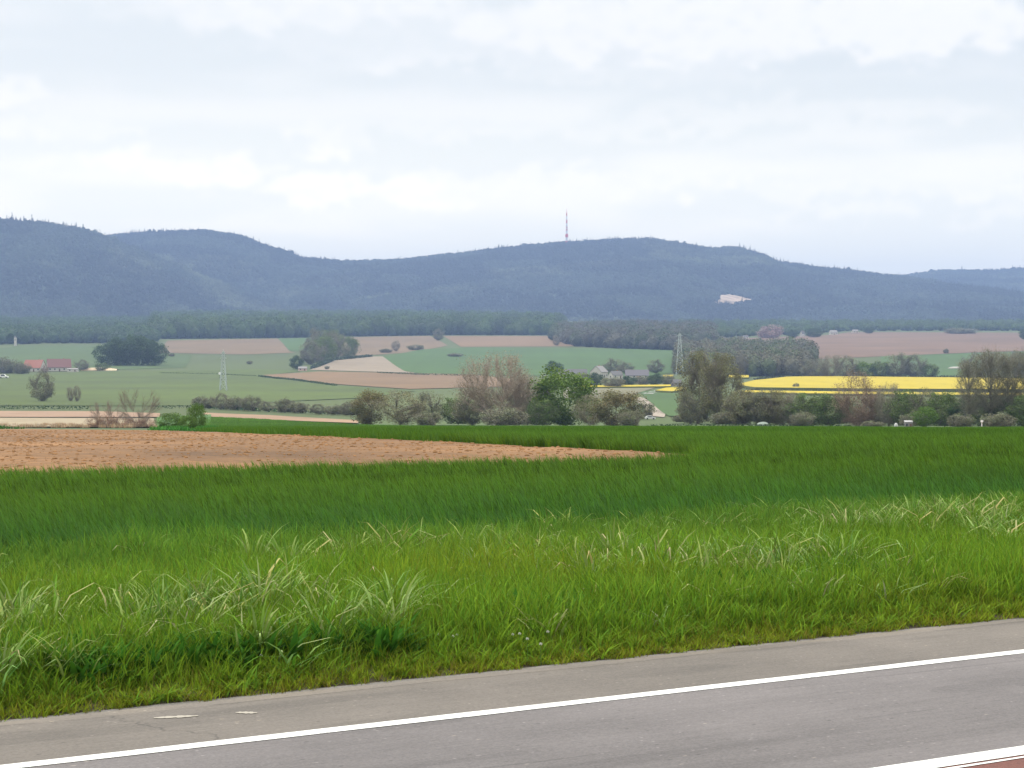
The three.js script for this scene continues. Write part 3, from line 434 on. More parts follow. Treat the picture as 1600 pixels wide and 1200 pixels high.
{
  const g = drape(QUARRY, 0, () => 20, [.40, .30, .215], .6, 25), p = g.attributes.position; for (let i = 0; i < p.count; i++) p.setY(i, hills[1].y(p.getX(i), -p.getZ(i)) + 2.5); g.computeVertexNormals();
  tag(mesh('quarry', g, matField), 'pale pinkish bare quarry patch on the slope of the middle ridge', 'quarry', null, 'structure');
  const R = rng(77);
  for (const h of hills) {
    const L = [], step = h.name === 'right' ? 17 : h.name === 'left' ? 11.5 : 12.5, dEnd = h.dr + 60;
    for (let d = h.db + 20; d < dEnd; d += step * 1.15) { const hw0 = (-420 - 800) / F * d, hw1 = (2020 - 800) / F * d; for (let X = hw0; X < hw1; X += step) {
      const x = X + (R() - .5) * step, dd = d + (R() - .5) * step, px = 800 + x / h.dr * F;
      if (h.name === 'left' && px > 640) continue; if (h.name === 'right' && px < 1250) continue;
      if (h.name === 'middle' && (inside(QUARRY, x, dd) || inside(QUARRY, x, dd + 14) || inside(QUARRY, x, dd + 26))) continue;
      const y = h.y(x, dd); const n = fbm(x / 260 + 4, dd / 400 + h.seed, 4), con = fbm(x / 180 + 50, dd / 260, 3) > 0.52, crest = h.name === 'left' && dd > h.dr - 90 && px > 90 && px < 172;
      const glade = sstep(0.6, 0.72, n), c = (0.7 + R() * .6) * (0.72 + .56 * fbm(x / 75 + 8, dd / 110, 3)), k = con ? .6 : 1;
      const s = 0.75 + R() * .5 + (R() < .02 ? .4 : 0);
      L.push([x, y - 2, -dd, R() * 6.283, s, s * (crest && R() < .15 ? 1.3 : 1) * (0.85 + .3 * R()), [lerp(.055, .115, glade) * c * k, lerp(.078, .14, glade) * c * k, lerp(.047, .07, glade) * c * k], crest && R() < .14 || con && R() < .35 ? 3 : Math.floor(R() * 3)]);
    } }
    scatter('forest', 'dense forest covering the ' + { left: 'nearer hill at the far left', middle: 'long middle ridge', right: 'distant ridge at the far right' }[h.name], 'forest', forestGeos, matLeaf, L);
  }
  // woods on the lower slopes
  const wood = (label, px, step, size, cols, seed, hs = 1, edge = 0) => {
    const poly = px.map(([x, y]) => hit(x, y)), R = rng(seed), L = [], d0 = Math.min(...poly.map((p) => p.d)), d1 = Math.max(...poly.map((p) => p.d)), a0 = Math.min(...poly.map((p) => p.X)), a1 = Math.max(...poly.map((p) => p.X));
    for (let d = d0; d < d1; d += step * (d > d0 + 160 ? 1.5 : 1)) for (let X = a0; X < a1; X += step) { const x = X + (R() - .5) * step, dd = d + (R() - .5) * step; if (!inside(poly, x, dd)) continue; const c = cols[Math.floor(R() * cols.length)], k = 0.8 + R() * .35 + .5 * (fbm(x / 60, dd / 90, 3) - .5), s = size / 12 * (0.6 + R() * .65); L.push([x, G(x, dd) - size * .05, -dd, R() * 6.283, s, s * hs * (0.85 + R() * .3), [c[0] * k, c[1] * k, c[2] * k], Math.floor(R() * 4)]); }
    return scatter('forest', label, 'forest', woodCrowns, matLeaf, L);
  };
  const GRN = [[.07, .12, .03], [.085, .145, .032], [.095, .145, .04], [.065, .105, .03]], GRY = [[.16, .155, .10], [.135, .155, .08], [.165, .155, .10], [.115, .15, .06]];
  wood('long dark forest belt above the ploughed fields in the centre', [[240, 529.5], [300, 529], [440, 528], [560, 525.5], [700, 523.5], [870, 523.8], [880, 508], [700, 503], [400, 503], [240, 505]], 10, 19, GRN, 21, 1.12);
  wood('dark green wood at the foot of the hills behind the farmhouses', [[-140, 545], [0, 538], [120, 536], [242, 538], [250, 508], [100, 508], [-140, 512]], 12, 16, [[.07, .125, .045], [.08, .14, .045], [.065, .11, .045]], 22, 1.0);
  wood('grey brown leafless wood right of the centre above the crop slope', [[862, 531], [900, 541], [960, 544], [1060, 548], [1115, 540], [1115, 520], [1000, 516], [880, 520]], 9, 15, [[.125, .125, .085], [.11, .125, .07], [.13, .125, .09], [.09, .12, .05]], 23, 1.05);
  wood('grey brown wood between the lattice pylon and the ploughed hillside', [[1062, 584], [1120, 588], [1200, 588], [1262, 588], [1270, 566], [1262, 556], [1150, 552], [1062, 556]], 7, 12, GRY, 24, 1.15);
  wood('low dark wood at the foot of the middle ridge on the right', [[1060, 540], [1112, 535], [1115, 529], [1200, 525], [1330, 517], [1620, 517], [1620, 508], [1060, 508]], 15, 12, GRN, 25, .9);
}

// ---------------------------------------------------------------- trees
// a tree: trunk with limbs, twigs, and a crown of leaf clusters with gaps
function treeProto(o) {
  const R = rng(o.seed), h = o.h, r = o.r, cb = o.base ?? 0.28, trunk = new MB(), twig = new MB(), crown = new MB(), bark = o.bark ?? [.13, .11, .09];
  const cy = h * (cb + 1) / 2, ry = h * (1 - cb) / 2, V3 = (x, y, z) => new THREE.Vector3(x, y, z), clumps = [];
  for (let k = 0; k < (o.clumps ?? 46); k++) { const a = R() * 6.283, y = R() * 2 - 1, f = Math.cbrt(0.25 + 0.75 * R()), q = Math.sqrt(1 - y * y), bulge = 0.78 + 0.44 * fbm(Math.cos(a) * 1.3 + o.seed, Math.sin(a) * 1.3 + y, 3), w = o.cone ? (1 - (y + 1) / 2 * .85) * 1.2 : y < 0 ? 1 - 0.25 * y * y : 1; clumps.push(V3(Math.cos(a) * q * f * r * w * bulge, cy + y * f * ry * (0.86 + 0.2 * bulge), Math.sin(a) * q * f * r * w * bulge)); }
  const tr = o.trunkR ?? h * 0.022, stems = o.stems ?? 1, limbs = [];
  for (let s = 0; s < stems; s++) {
    const a = s / stems * 6.283 + R(), sx = 0, sz = 0, lean = stems > 1 ? .28 : .04; let p = V3(sx, -0.15, sz), rad = tr / Math.sqrt(stems); const top = h * (o.trunkTop ?? 0.62);
    for (let k = 0; k < 5; k++) { const q = V3(sx + (Math.cos(a) * lean * r * (k + 1) / 2.4) + (R() - .5) * .06 * h * .5, top * (k + 1) / 5, sz + Math.sin(a) * lean * r * (k + 1) / 2.4 + (R() - .5) * .06 * h * .5), r2 = rad * .78; trunk.tube(p, rad * (k ? 1 : 1.35), q, r2, 6, jit(bark, R, .12)); if (k > 0) limbs.push([p.clone(), q.clone(), rad]); p = q; rad = r2; }
  }
  const arms = [];
  clumps.slice(0, o.limbs ?? 16).forEach((c) => {
    let best = limbs[0], bd = 1e9; for (const l of limbs) { const d = Math.abs(l[0].y - (c.y - h * .22)) + l[0].clone().setY(0).distanceTo(c.clone().setY(0)) * .2; if (d < bd) { bd = d; best = l; } }
    const a = best[0], b = c, m = a.clone().lerp(b, .5); m.x *= 1.12; m.z *= 1.12; m.y += (R() - .2) * h * .04; let pr = a, rr = best[2] * (o.limbR ?? .42); for (let k = 1; k <= 4; k++) { const t = k / 4, q = a.clone().multiplyScalar((1 - t) ** 2).addScaledVector(m, 2 * t * (1 - t)).addScaledVector(b, t * t); q.x += (R() - .5) * .03 * h; q.z += (R() - .5) * .03 * h; trunk.tube(pr, rr, q, rr * .68, 4, jit(bark, R, .15)); arms.push([pr.clone(), q.clone(), rr * .6]); pr = q; rr *= .68; }
  });
  const tw = o.twigs ?? 120, tc = o.twigCol ?? bark;
  for (let k = 0; k < tw; k++) {
    const A = arms[Math.floor(R() * arms.length)], p = A[0].clone().lerp(A[1], R()), dir = A[1].clone().sub(A[0]).normalize().multiplyScalar(.7); const out = p.clone().sub(V3(0, cy * .7, 0)).normalize(); dir.addScaledVector(out, .7).add(V3((R() - .5) * 1.3, (R() - .25) * (o.up ?? 1), (R() - .5) * 1.3)).normalize();
    const L = h * lerp(.06, .17, R()) * (o.twigLen ?? 1), w = o.twigR ?? .012, c = jit(tc, R, .22), q = p.clone().addScaledVector(dir, L * .55), e = q.clone().addScaledVector(dir.clone().add(V3((R() - .5) * .7, .25, (R() - .5) * .7)).normalize(), L * .5); twig.tube(p, w * 1.5, q, w, 3, c); twig.tube(q, w, e, w * .4, 3, c);
    for (let s = 0; s < 3; s++) { const b = p.clone().lerp(e, .3 + R() * .6), f = b.clone().add(V3((R() - .5), R() * .7, (R() - .5)).normalize().multiplyScalar(L * .45)); twig.tube(b, w * .7, f, w * .35, 3, c); }
  }
  const n = o.leaves ?? 2600, per = Math.max(1, Math.round(n / clumps.length));
  if (n) for (const c of clumps) { const k = 0.75 + R() * .5, col = o.leaf[Math.floor(R() * o.leaf.length)], cr = r * (o.clumpR ?? .34) * (0.65 + R() * .7); for (let j = 0; j < per; j++) { const a = R() * 6.283, y = R() * 2 - 1, q = Math.sqrt(1 - y * y), f = Math.cbrt(R()) * cr; crown.leaf(c.x + Math.cos(a) * q * f, Math.abs(c.y + y * f * .8) + .02, c.z + Math.sin(a) * q * f, (o.size ?? .16) * (0.6 + R() * .8), R, jit([col[0] * k, col[1] * k, col[2] * k], R, .18), .35); } }
  const g = new THREE.Group(); if (n) { const k0 = trunk.p.length / 3; for (const x of twig.p) trunk.p.push(x); for (const x of twig.c) trunk.c.push(x); for (const x of twig.i) trunk.i.push(x + k0); } mesh('trunk', trunk.geo(), matBark, g); if (tw && !n) mesh('crown', twig.geo(), matBark, g); if (n) mesh('crown', crown.geo(), matLeaf, g);
  g.userData.size = [h, r * 2]; return g;
}
const PROTO = {
  green: treeProto({ seed: 1, h: 9, r: 4.2, base: .04, stems: 2, leaf: [[.12, .20, .015], [.14, .225, .018], [.10, .17, .018]], leaves: 13000, size: .16, twigs: 160, clumps: 70, bark: [.16, .14, .11] }),
  olive: treeProto({ seed: 2, h: 7, r: 3.5, base: .04, leaf: [[.175, .155, .065], [.15, .155, .06], [.18, .15, .065]], leaves: 11000, size: .12, twigs: 500, clumps: 70, bark: [.14, .12, .085], twigCol: [.17, .14, .08] }),
  pale: treeProto({ seed: 3, h: 7, r: 4.0, base: .04, leaf: [[.27, .265, .14], [.25, .24, .14], [.27, .24, .16]], leaves: 9000, size: .10, twigs: 1400, clumps: 70, bark: [.34, .32, .26], twigCol: [.24, .21, .15], stems: 2 }),
  bare: treeProto({ seed: 4, h: 11, r: 6.0, base: .0, leaf: [[.34, .265, .20], [.30, .245, .195], [.35, .285, .21]], leaves: 10500, size: .08, clumps: 120, clumpR: .3, twigs: 3600, twigR: .012, limbR: .3, bark: [.30, .265, .22], twigCol: [.36, .29, .23], stems: 5, limbs: 90, trunkTop: .42, trunkR: .2, up: 1.2 }),
  bare2: treeProto({ seed: 14, h: 11, r: 4.8, base: .02, leaf: [[.26, .245, .165], [.25, .225, .155]], leaves: 9500, size: .08, clumps: 110, clumpR: .3, twigs: 2800, twigR: .012, limbR: .3, bark: [.24, .225, .18], twigCol: [.26, .24, .18], stems: 3, limbs: 80, trunkTop: .42, trunkR: .18, up: 1.2 }),
  sparse: treeProto({ seed: 5, h: 8, r: 4.6, base: .05, leaves: 0, twigs: 1500, twigR: .007, twigLen: 1.2, limbR: .25, bark: [.22, .185, .15], clumps: 60, twigCol: [.22, .17, .13], stems: 5, limbs: 34, trunkTop: .45, trunkR: .07, up: 1.3, leaf: [[0, 0, 0]] }),
  grey: treeProto({ seed: 6, h: 8, r: 4.2, base: .0, leaf: [[.215, .22, .135], [.18, .195, .11], [.215, .205, .135]], leaves: 9500, size: .12, twigs: 1500, clumps: 75, twigR: .014, bark: [.19, .17, .145], twigCol: [.20, .18, .15], stems: 3, limbs: 26 }),
  budding: treeProto({ seed: 7, h: 13, r: 4.6, base: .0, leaf: [[.235, .23, .11], [.20, .205, .10], [.215, .20, .115]], leaves: 15000, size: .13, twigs: 1800, clumps: 95, twigR: .017, bark: [.18, .16, .135], twigCol: [.19, .165, .125], stems: 3, limbs: 30, up: 1.6 }),
  dark: treeProto({ seed: 8, h: 8, r: 4.2, base: .02, leaf: [[.065, .115, .04], [.075, .13, .038], [.055, .10, .036]], leaves: 8000, size: .18, twigs: 40, clumps: 70 }),
  mid: treeProto({ seed: 9, h: 8, r: 4.0, base: .0, leaf: [[.13, .19, .055], [.14, .205, .055], [.155, .20, .075]], leaves: 9000, size: .145, twigs: 500, clumps: 75, twigCol: [.17, .155, .115], stems: 2 }),
  lime: treeProto({ seed: 10, h: 4, r: 2.4, base: .0, leaf: [[.105, .19, .022], [.09, .165, .025]], leaves: 8000, size: .085, clumps: 80, twigs: 60, stems: 3 }),
  bush: treeProto({ seed: 12, h: 4, r: 3.2, base: 0, leaf: [[.20, .20, .125], [.175, .195, .105], [.21, .20, .14]], leaves: 7500, size: .12, twigs: 500, stems: 5, bark: [.17, .15, .13] }),
  bramble: treeProto({ seed: 13, h: 2, r: 2.4, base: 0, leaf: [[.24, .13, .09], [.30, .21, .14], [.19, .115, .07]], leaves: 3500, size: .06, twigs: 900, twigR: .007, stems: 6, trunkR: .03, bark: [.24, .15, .11], twigCol: [.30, .19, .14] }),
  poplar: treeProto({ seed: 15, h: 16, r: 3.6, base: .22, leaf: [[.22, .215, .135], [.20, .21, .12], [.185, .19, .12]], leaves: 3000, size: .10, twigs: 1500, clumps: 90, clumpR: .24, twigR: .012, limbR: .3, bark: [.15, .14, .11], twigCol: [.23, .215, .165], limbs: 60, trunkTop: .85, trunkR: .24, up: 1.3 }),
  rust: treeProto({ seed: 16, h: 10, r: 4.8, base: .0, leaf: [[.26, .185, .125], [.245, .18, .12], [.27, .205, .15]], leaves: 9500, size: .085, twigs: 2600, clumps: 110, clumpR: .3, twigR: .012, limbR: .3, bark: [.24, .19, .155], twigCol: [.28, .205, .155], stems: 3, limbs: 80, trunkTop: .42 }),
  blossom: treeProto({ seed: 17, h: 6, r: 4.6, base: .0, leaf: [[.40, .29, .27], [.34, .25, .24]], leaves: 4200, size: .25, twigs: 30 }),
};
const NAME = { green: 'green_tree', olive: 'round_tree', pale: 'budding_tree', bare: 'bare_tree', bare2: 'bare_tree', sparse: 'bare_tree', grey: 'grey_shrub', budding: 'budding_tree', dark: 'leafy_tree', mid: 'leafy_tree', lime: 'green_shrub', bush: 'bush', bramble: 'bramble_scrub', poplar: 'tall_tree', rust: 'bare_tree', blossom: 'blossoming_tree' };
const TR = rng(99);
function tree(kind, px, py, wpx, hpx, label, category = 'tree', group) {
  const pos = spot(px, py), d = -pos.z, P = PROTO[kind], o = P.clone(); o.name = numbered(NAME[kind]); o.userData = {};
  const H = hpx * d / F, W = wpx * d / F; o.position.copy(pos); o.position.y += 0.1; o.rotation.y = TR() * 6.283; const s = W / P.userData.size[1]; o.scale.set(s, H / P.userData.size[0], s); scene.add(o);
  return tag(o, label, category, group);
}
// the clump of trees in the centre
tree('olive', 577, 664, 60, 52, 'round olive brown tree at the left end of the central tree group');
tree('pale', 626, 664.5, 76, 50, 'pale budding tree with light trunk beside the round olive tree');
tree('grey', 672, 663, 56, 46, 'low grey shrub right of the pale trunked tree', 'shrub');
tree('bush', 668, 665.3, 44, 20, 'small brown bush at the foot of the low grey shrub', 'bush');
tree('mid', 716, 663, 52, 42, 'small greenish shrub left of the large bare tree', 'shrub');
tree('grey', 738, 664, 66, 54, 'grey shrub against the left foot of the large bare tree', 'shrub');
tree('bare', 778, 664.5, 128, 106, 'largest bare tree with purple brown fan of branches in the central group');
tree('bare2', 824, 664, 72, 74, 'grey bare tree between the largest bare tree and the bright green tree');
tree('bush', 790, 665.5, 70, 26, 'low grey brush in front of the largest bare tree', 'bush');
tree('green', 884, 664.5, 96, 86, 'bright green leafy tree in the central group');
tree('mid', 848, 665, 44, 40, 'small green shrub left of the bright green tree', 'shrub');
tree('pale', 922, 665, 60, 44, 'pale green shrub between the bright green tree and the brownish round tree', 'shrub');
tree('olive', 963, 666, 76, 54, 'brownish green round tree at the right end of the central group');
tree('bush', 985, 666.5, 40, 24, 'low dark bush under the right end of the central group', 'bush');
// far left
tree('grey', 66, 627, 40, 44, 'round bare tree alone in the meadow below the farmhouses');
tree('bare2', 110, 627, 13, 22, 'left of the two small bare trees in the meadow');
tree('bare2', 120, 627.5, 13, 25, 'right of the two small bare trees in the meadow');
tree('sparse', 217, 667.5, 78, 62, 'sparse leafless tree standing in the reddish scrub');
tree('sparse', 168, 667, 60, 42, 'small see through bare tree left of the sparse leafless tree');
[[146, 26, 13], [168, 34, 16], [190, 32, 13], [212, 30, 11], [232, 26, 11]].forEach(([x, w, h], i) => tree('bramble', x, 668, w, h, `reddish dry bramble clump, ${['first', 'second', 'third', 'fourth', 'fifth'][i]} from the left of the scrub row`, 'bramble', 'dry bramble clumps behind the ploughed field'));
tree('lime', 268, 671.5, 46, 23, 'low light green shrub at the right end of the reddish scrub', 'shrub');
tree('lime', 308, 672.5, 30, 38, 'upright bright green shrub at the left end of the wheat', 'shrub');
tree('lime', 296, 673, 30, 20, 'small bright green shrub at the foot of the upright one', 'shrub');
// hedge row in front of the left pylon
[[318, 40, 22], [345, 36, 28], [366, 34, 24], [392, 36, 27], [418, 30, 18], [444, 34, 26], [466, 34, 20], [498, 36, 18], [524, 34, 18], [548, 36, 26]].forEach(([x, w, h], i) => tree(i % 3 === 1 ? 'grey' : 'bush', x, 638 + (x - 318) * .05, w * .95, h * .82, `grey hedge bush, ${['leftmost', 'second from the left', 'third from the left', 'fourth from the left', 'fifth from the left', 'sixth from the left', 'seventh from the left', 'eighth from the left', 'ninth from the left', 'rightmost'][i]} in the row below the left pylon`, 'bush', 'hedge bushes below the left pylon'));
// grove right of the farmhouses, wood clump on the slope, single trees
[[168, 42, 34], [186, 40, 40], [204, 44, 44], [224, 44, 42], [242, 38, 36]].forEach(([x, w, h], i) => tree('dark', x, 571, w, h, `dark green tree, ${['first', 'second', 'third', 'fourth', 'fifth'][i]} from the left in the grove right of the farmhouses`, 'tree', 'trees of the dark grove'));
[[486, 40, 34, 569], [505, 40, 40, 566], [524, 40, 40, 561], [542, 36, 32, 557], [496, 34, 40, 556], [518, 34, 36, 551]].forEach(([x, w, h, y], i) => tree(i % 2 ? 'mid' : 'grey', x, y, w, h, `grey green tree, ${['lowest left', 'second lowest', 'third lowest', 'rightmost', 'upper left', 'upper right'][i]} of the wood clump on the slope`, 'tree', 'trees of the wood clump'));
tree('dark', 463, 577, 22, 20, 'small dark tree beside the little shed left of the wood clump');
tree('bush', 511, 577, 8, 5, 'tiny dark bush on the stubble right of the little shed', 'bush');
tree('bare2', 619, 549, 15, 17, 'small dark tree alone on the brow of the central crop slope');
tree('bush', 650, 547, 26, 8, 'low dark bush right of the small tree on the brow', 'bush');
tree('bush', 602, 551, 22, 6, 'low dark bush left of the small tree on the brow', 'bush');
tree('grey', 685, 532, 18, 17, 'grey tree against the forest edge above the central crop slope');
tree('bush', 712, 557, 26, 5, 'dark scrub line in the upper part of the central crop slope', 'bush');
tree('bush', 268, 557, 10, 5, 'tiny dark bush on the green slope right of the grove', 'bush');
tree('bush', 390, 569, 10, 5, 'tiny dark bush on the green slope right of the left pylon', 'bush');
tree('bare2', 869, 540, 14, 16, 'small bare tree at the right end of the thin brown field');
// around the village
tree('dark', 866, 589, 27, 23, 'round dark tree above the bright green tree at the village edge');
[[912, 603, 30, 20], [932, 604, 24, 20], [958, 606, 36, 16], [982, 603, 26, 14], [1004, 602, 26, 14], [1024, 603, 24, 18], [1043, 602, 22, 16], [960, 584, 34, 22], [978, 583, 26, 16], [1024, 583, 26, 20], [1054, 584, 12, 26]].forEach(([x, y, w, h], i) => tree(i < 7 ? (i % 2 ? 'dark' : 'bush') : 'grey', x, y, w, h, `${i < 7 ? 'dark hedge tree in front of' : 'greyish tree behind'} the village, ${['first', 'second', 'third', 'fourth', 'fifth', 'sixth', 'seventh', 'first', 'second', 'third', 'fourth'][i]} from the left`, 'tree', i < 7 ? 'hedge trees before the village' : 'trees behind the village'));
// tall pair and the row of trees below the rapeseed
tree('budding', 1090, 661, 70, 106, 'left of the two tall grey budding trees left of the rapeseed');
tree('budding', 1130, 662, 62, 104, 'right of the two tall grey budding trees left of the rapeseed');
tree('grey', 1078, 662, 40, 46, 'grey shrub at the left foot of the tall budding pair', 'shrub');
const ORD = ['first', 'second', 'third', 'fourth', 'fifth', 'sixth', 'seventh', 'eighth', 'ninth', 'tenth', 'eleventh', 'twelfth', 'thirteenth', 'fourteenth', 'fifteenth', 'sixteenth', 'seventeenth'];
const ROW = [['budding', 1160, 60, 52, 'olive brown'], ['grey', 1188, 52, 50, 'grey'], ['budding', 1214, 48, 52, 'olive brown'], ['bare2', 1238, 44, 52, 'grey bare'], ['mid', 1262, 60, 50, 'pale green'], ['mid', 1296, 56, 50, 'green'], ['rust', 1342, 84, 80, 'reddish brown bare'], ['bare2', 1388, 44, 66, 'dark grey bare'], ['mid', 1416, 50, 56, 'green'], ['grey', 1446, 50, 54, 'grey'], ['mid', 1476, 54, 54, 'green'], ['dark', 1504, 44, 42, 'dark green'], ['mid', 1534, 44, 48, 'green'], ['dark', 1566, 50, 40, 'dark green'], ['mid', 1600, 50, 48, 'green'], ['grey', 1640, 54, 54, 'grey']];
ROW.forEach(([k, x, w, h, l], i) => tree(k, x, 664.5 + (x - 1160) * .006, w, h, `${l} tree, ${ORD[i]} from the left in the row below the rapeseed`, 'tree', 'trees in the row below the rapeseed'));
[[1516, 52, 108], [1545, 60, 124], [1572, 54, 116], [1600, 56, 122], [1634, 56, 118]].forEach(([x, w, h], i) => tree('poplar', x, 667, w, h, `tall slender grey tree rising above the right tree row, ${ORD[i]} from the left`, 'tree', 'tall slender trees at the right'));
tree('lime', 1444, 668.2, 38, 30, 'yellow green shrub in front of the right tree row beside the hut', 'shrub');
tree('bush', 1362, 668, 34, 9, 'low grey green brush left of the hut', 'bush'); tree('bush', 1255, 666.5, 40, 22, 'low green bush before the pale green tree in the right row', 'bush');
tree('bush', 1135, 664, 50, 20, 'low green brush before the tall budding pair', 'bush'); tree('bush', 1500, 668, 40, 20, 'low dark bush under the dark green tree of the right row', 'bush');
tree('bush', 1560, 668.5, 52, 22, 'low dark bush under the slender trees on the right', 'bush'); tree('bush', 1420, 667, 30, 18, 'low dark bush directly behind the hut', 'bush');
tree('bush', 1070, 660, 40, 12, 'low grey brush right of the foot of the sandy track', 'bush');
tree('bush', 1000, 655, 46, 26, 'grey brush on the bank left of the sandy track', 'bush');
[[1150, 60, 30], [1200, 80, 34], [1250, 80, 36], [1310, 90, 38], [1362, 80, 40], [1405, 80, 40], [1460, 90, 40], [1515, 90, 38], [1570, 90, 40], [1630, 90, 40]].forEach(([x, w, h], i) => tree(i % 3 === 1 ? 'grey' : 'mid', x, 661.8 + (x - 1160) * .006, w, h, `broad low brush filling the back of the right tree row, ${ORD[i]} from the left`, 'shrub', 'brush at the back of the right tree row'));
// trees behind the rapeseed
[['grey', 1272, 40, 26], ['bare2', 1296, 44, 36], ['grey', 1322, 40, 32], ['green', 1352, 36, 24], ['mid', 1374, 34, 26], ['grey', 1402, 40, 36], ['grey', 1428, 40, 34], ['mid', 1452, 30, 22]].forEach(([k, x, w, h], i) => tree(k, x, 590.5, w, h, `${k === 'green' ? 'bright green' : k === 'mid' ? 'green' : 'grey'} tree, ${ORD[i]} from the left along the back of the rapeseed`, 'tree', 'trees along the back of the rapeseed'));
[['grey', 1526, 46, 38], ['bare2', 1550, 40, 44], ['grey', 1580, 50, 40], ['grey', 1612, 46, 38]].forEach(([k, x, w, h], i) => tree(k, x, 592, w, h, `grey tree behind the slender trees, ${ORD[i]} from the left beyond the rapeseed`, 'tree', 'grey trees beyond the rapeseed at the right'));
tree('bush', 1244, 608, 10, 9, 'tiny brown bush on the lower edge of the rapeseed', 'bush');
tree('blossom', 1203, 528.5, 38, 20, 'broad pinkish blossoming tree on the crest before the middle ridge');
tree('dark', 1238, 528, 20, 12, 'dark tree right of the pinkish blossoming tree'); tree('dark', 1272, 527, 28, 13, 'wider dark tree left of the pale hamlet houses');
tree('bush', 1127, 531, 14, 6, 'tiny dark bush at the left tip of the ploughed hillside', 'bush'); tree('dark', 1357, 521, 18, 9, 'dark tree left of the white hillside building');
tree('bush', 1478, 552, 9, 7, 'tiny bush alone on the ploughed hillside', 'bush'); tree('bush', 1500, 521.5, 50, 9, 'dark flat hedge on the upper edge of the ploughed hillside', 'hedge'); tree('dark', 1600, 530, 16, 14, 'dark tree at the right border of the ploughed hillside');
tree('bush', 10, 583, 40, 24, 'dark bush left of the farmhouses', 'bush'); tree('bush', 34, 584, 26, 18, 'dark bush touching the left farmhouse', 'bush'); tree('rust', 70, 583, 14, 12, 'small reddish bush between the two farmhouses', 'bush'); tree('grey', 128, 579, 24, 16, 'grey tree just right of the farmhouses'); tree('mid', 160, 579, 22, 12, 'low green tree at the right end of the sand bank');
// dark grassy banks
function hedge(label, pts, h, w, col, seed) {
  const m = new MB(), R = rng(seed), P = pts.map(([x, y]) => hit(x, y));
  for (let i = 0; i < P.length - 1; i++) { const a = P[i], b = P[i + 1], L = Math.hypot(a.X - b.X, a.d - b.d), n = Math.ceil(L * 9); for (let k = 0; k < n; k++) { const t = R(), X = lerp(a.X, b.X, t) + (R() - .5) * w, d = lerp(a.d, b.d, t) + (R() - .5) * w, top = h * (0.7 + .6 * fbm(X * .3, d * .3, 3)); m.leaf(X, G(X, d) + R() * top, -d, Math.max(.22, h * .3), R, jit(col, R, .3), .3); } }
  return tag(mesh('hedge', m.geo(), matLeaf), label, 'hedge');
}
hedge('long dark green bank hedge under the meadow at the far left', [[-110, 638], [0, 638.5], [140, 639.5]], 1.0, 1.2, [.04, .085, .025], 3);
hedge('short dark bank hedge right of the sparse leafless tree', [[236, 638.5], [300, 638]], 0.9, 1.0, [.04, .08, .025], 4);
hedge('dark green bank hedge above the thin soil strip left of centre', [[320, 637.5], [420, 643], [560, 648]], 1.0, 1.2, [.04, .10, .03], 5);
hedge('low dark hedge on the pale path below the right tree row', [[1010, 665.6], [1130, 665.5], [1330, 667]], 0.35, 0.6, [.05, .09, .03], 6);

hedge('dark bank line under the reddish brown ploughed strip', [[405, 588.5], [460, 594], [525, 603]], 1.1, 2, [.05, .085, .03], 7);
hedge('dark hedge line between the wood clump and the stubble slope', [[488, 576], [520, 563.5], [580, 557.5]], 2.4, 4, [.055, .085, .04], 8);
hedge('thin dark hedge between the crop slope and the reddish brown strip', [[590, 583], [660, 586], [760, 588]], 1.3, 3, [.05, .09, .035], 9);
hedge('dark hedge along the upper edge of the large rapeseed field', [[1180, 595.5], [1235, 590], [1400, 590], [1520, 591.5], [1690, 594]], 1.9, 3, [.055, .075, .035], 10);
hedge('dark tall bank along the lower edge of the large rapeseed field', [[1165, 610.5], [1300, 612], [1420, 612.5], [1690, 615]], 1.2, 2, [.075, .075, .035], 11);
hedge('dark hedge line on the meadow left of the left pylon', [[250, 583], [340, 585], [400, 588]], .8, 2, [.055, .085, .03], 12);

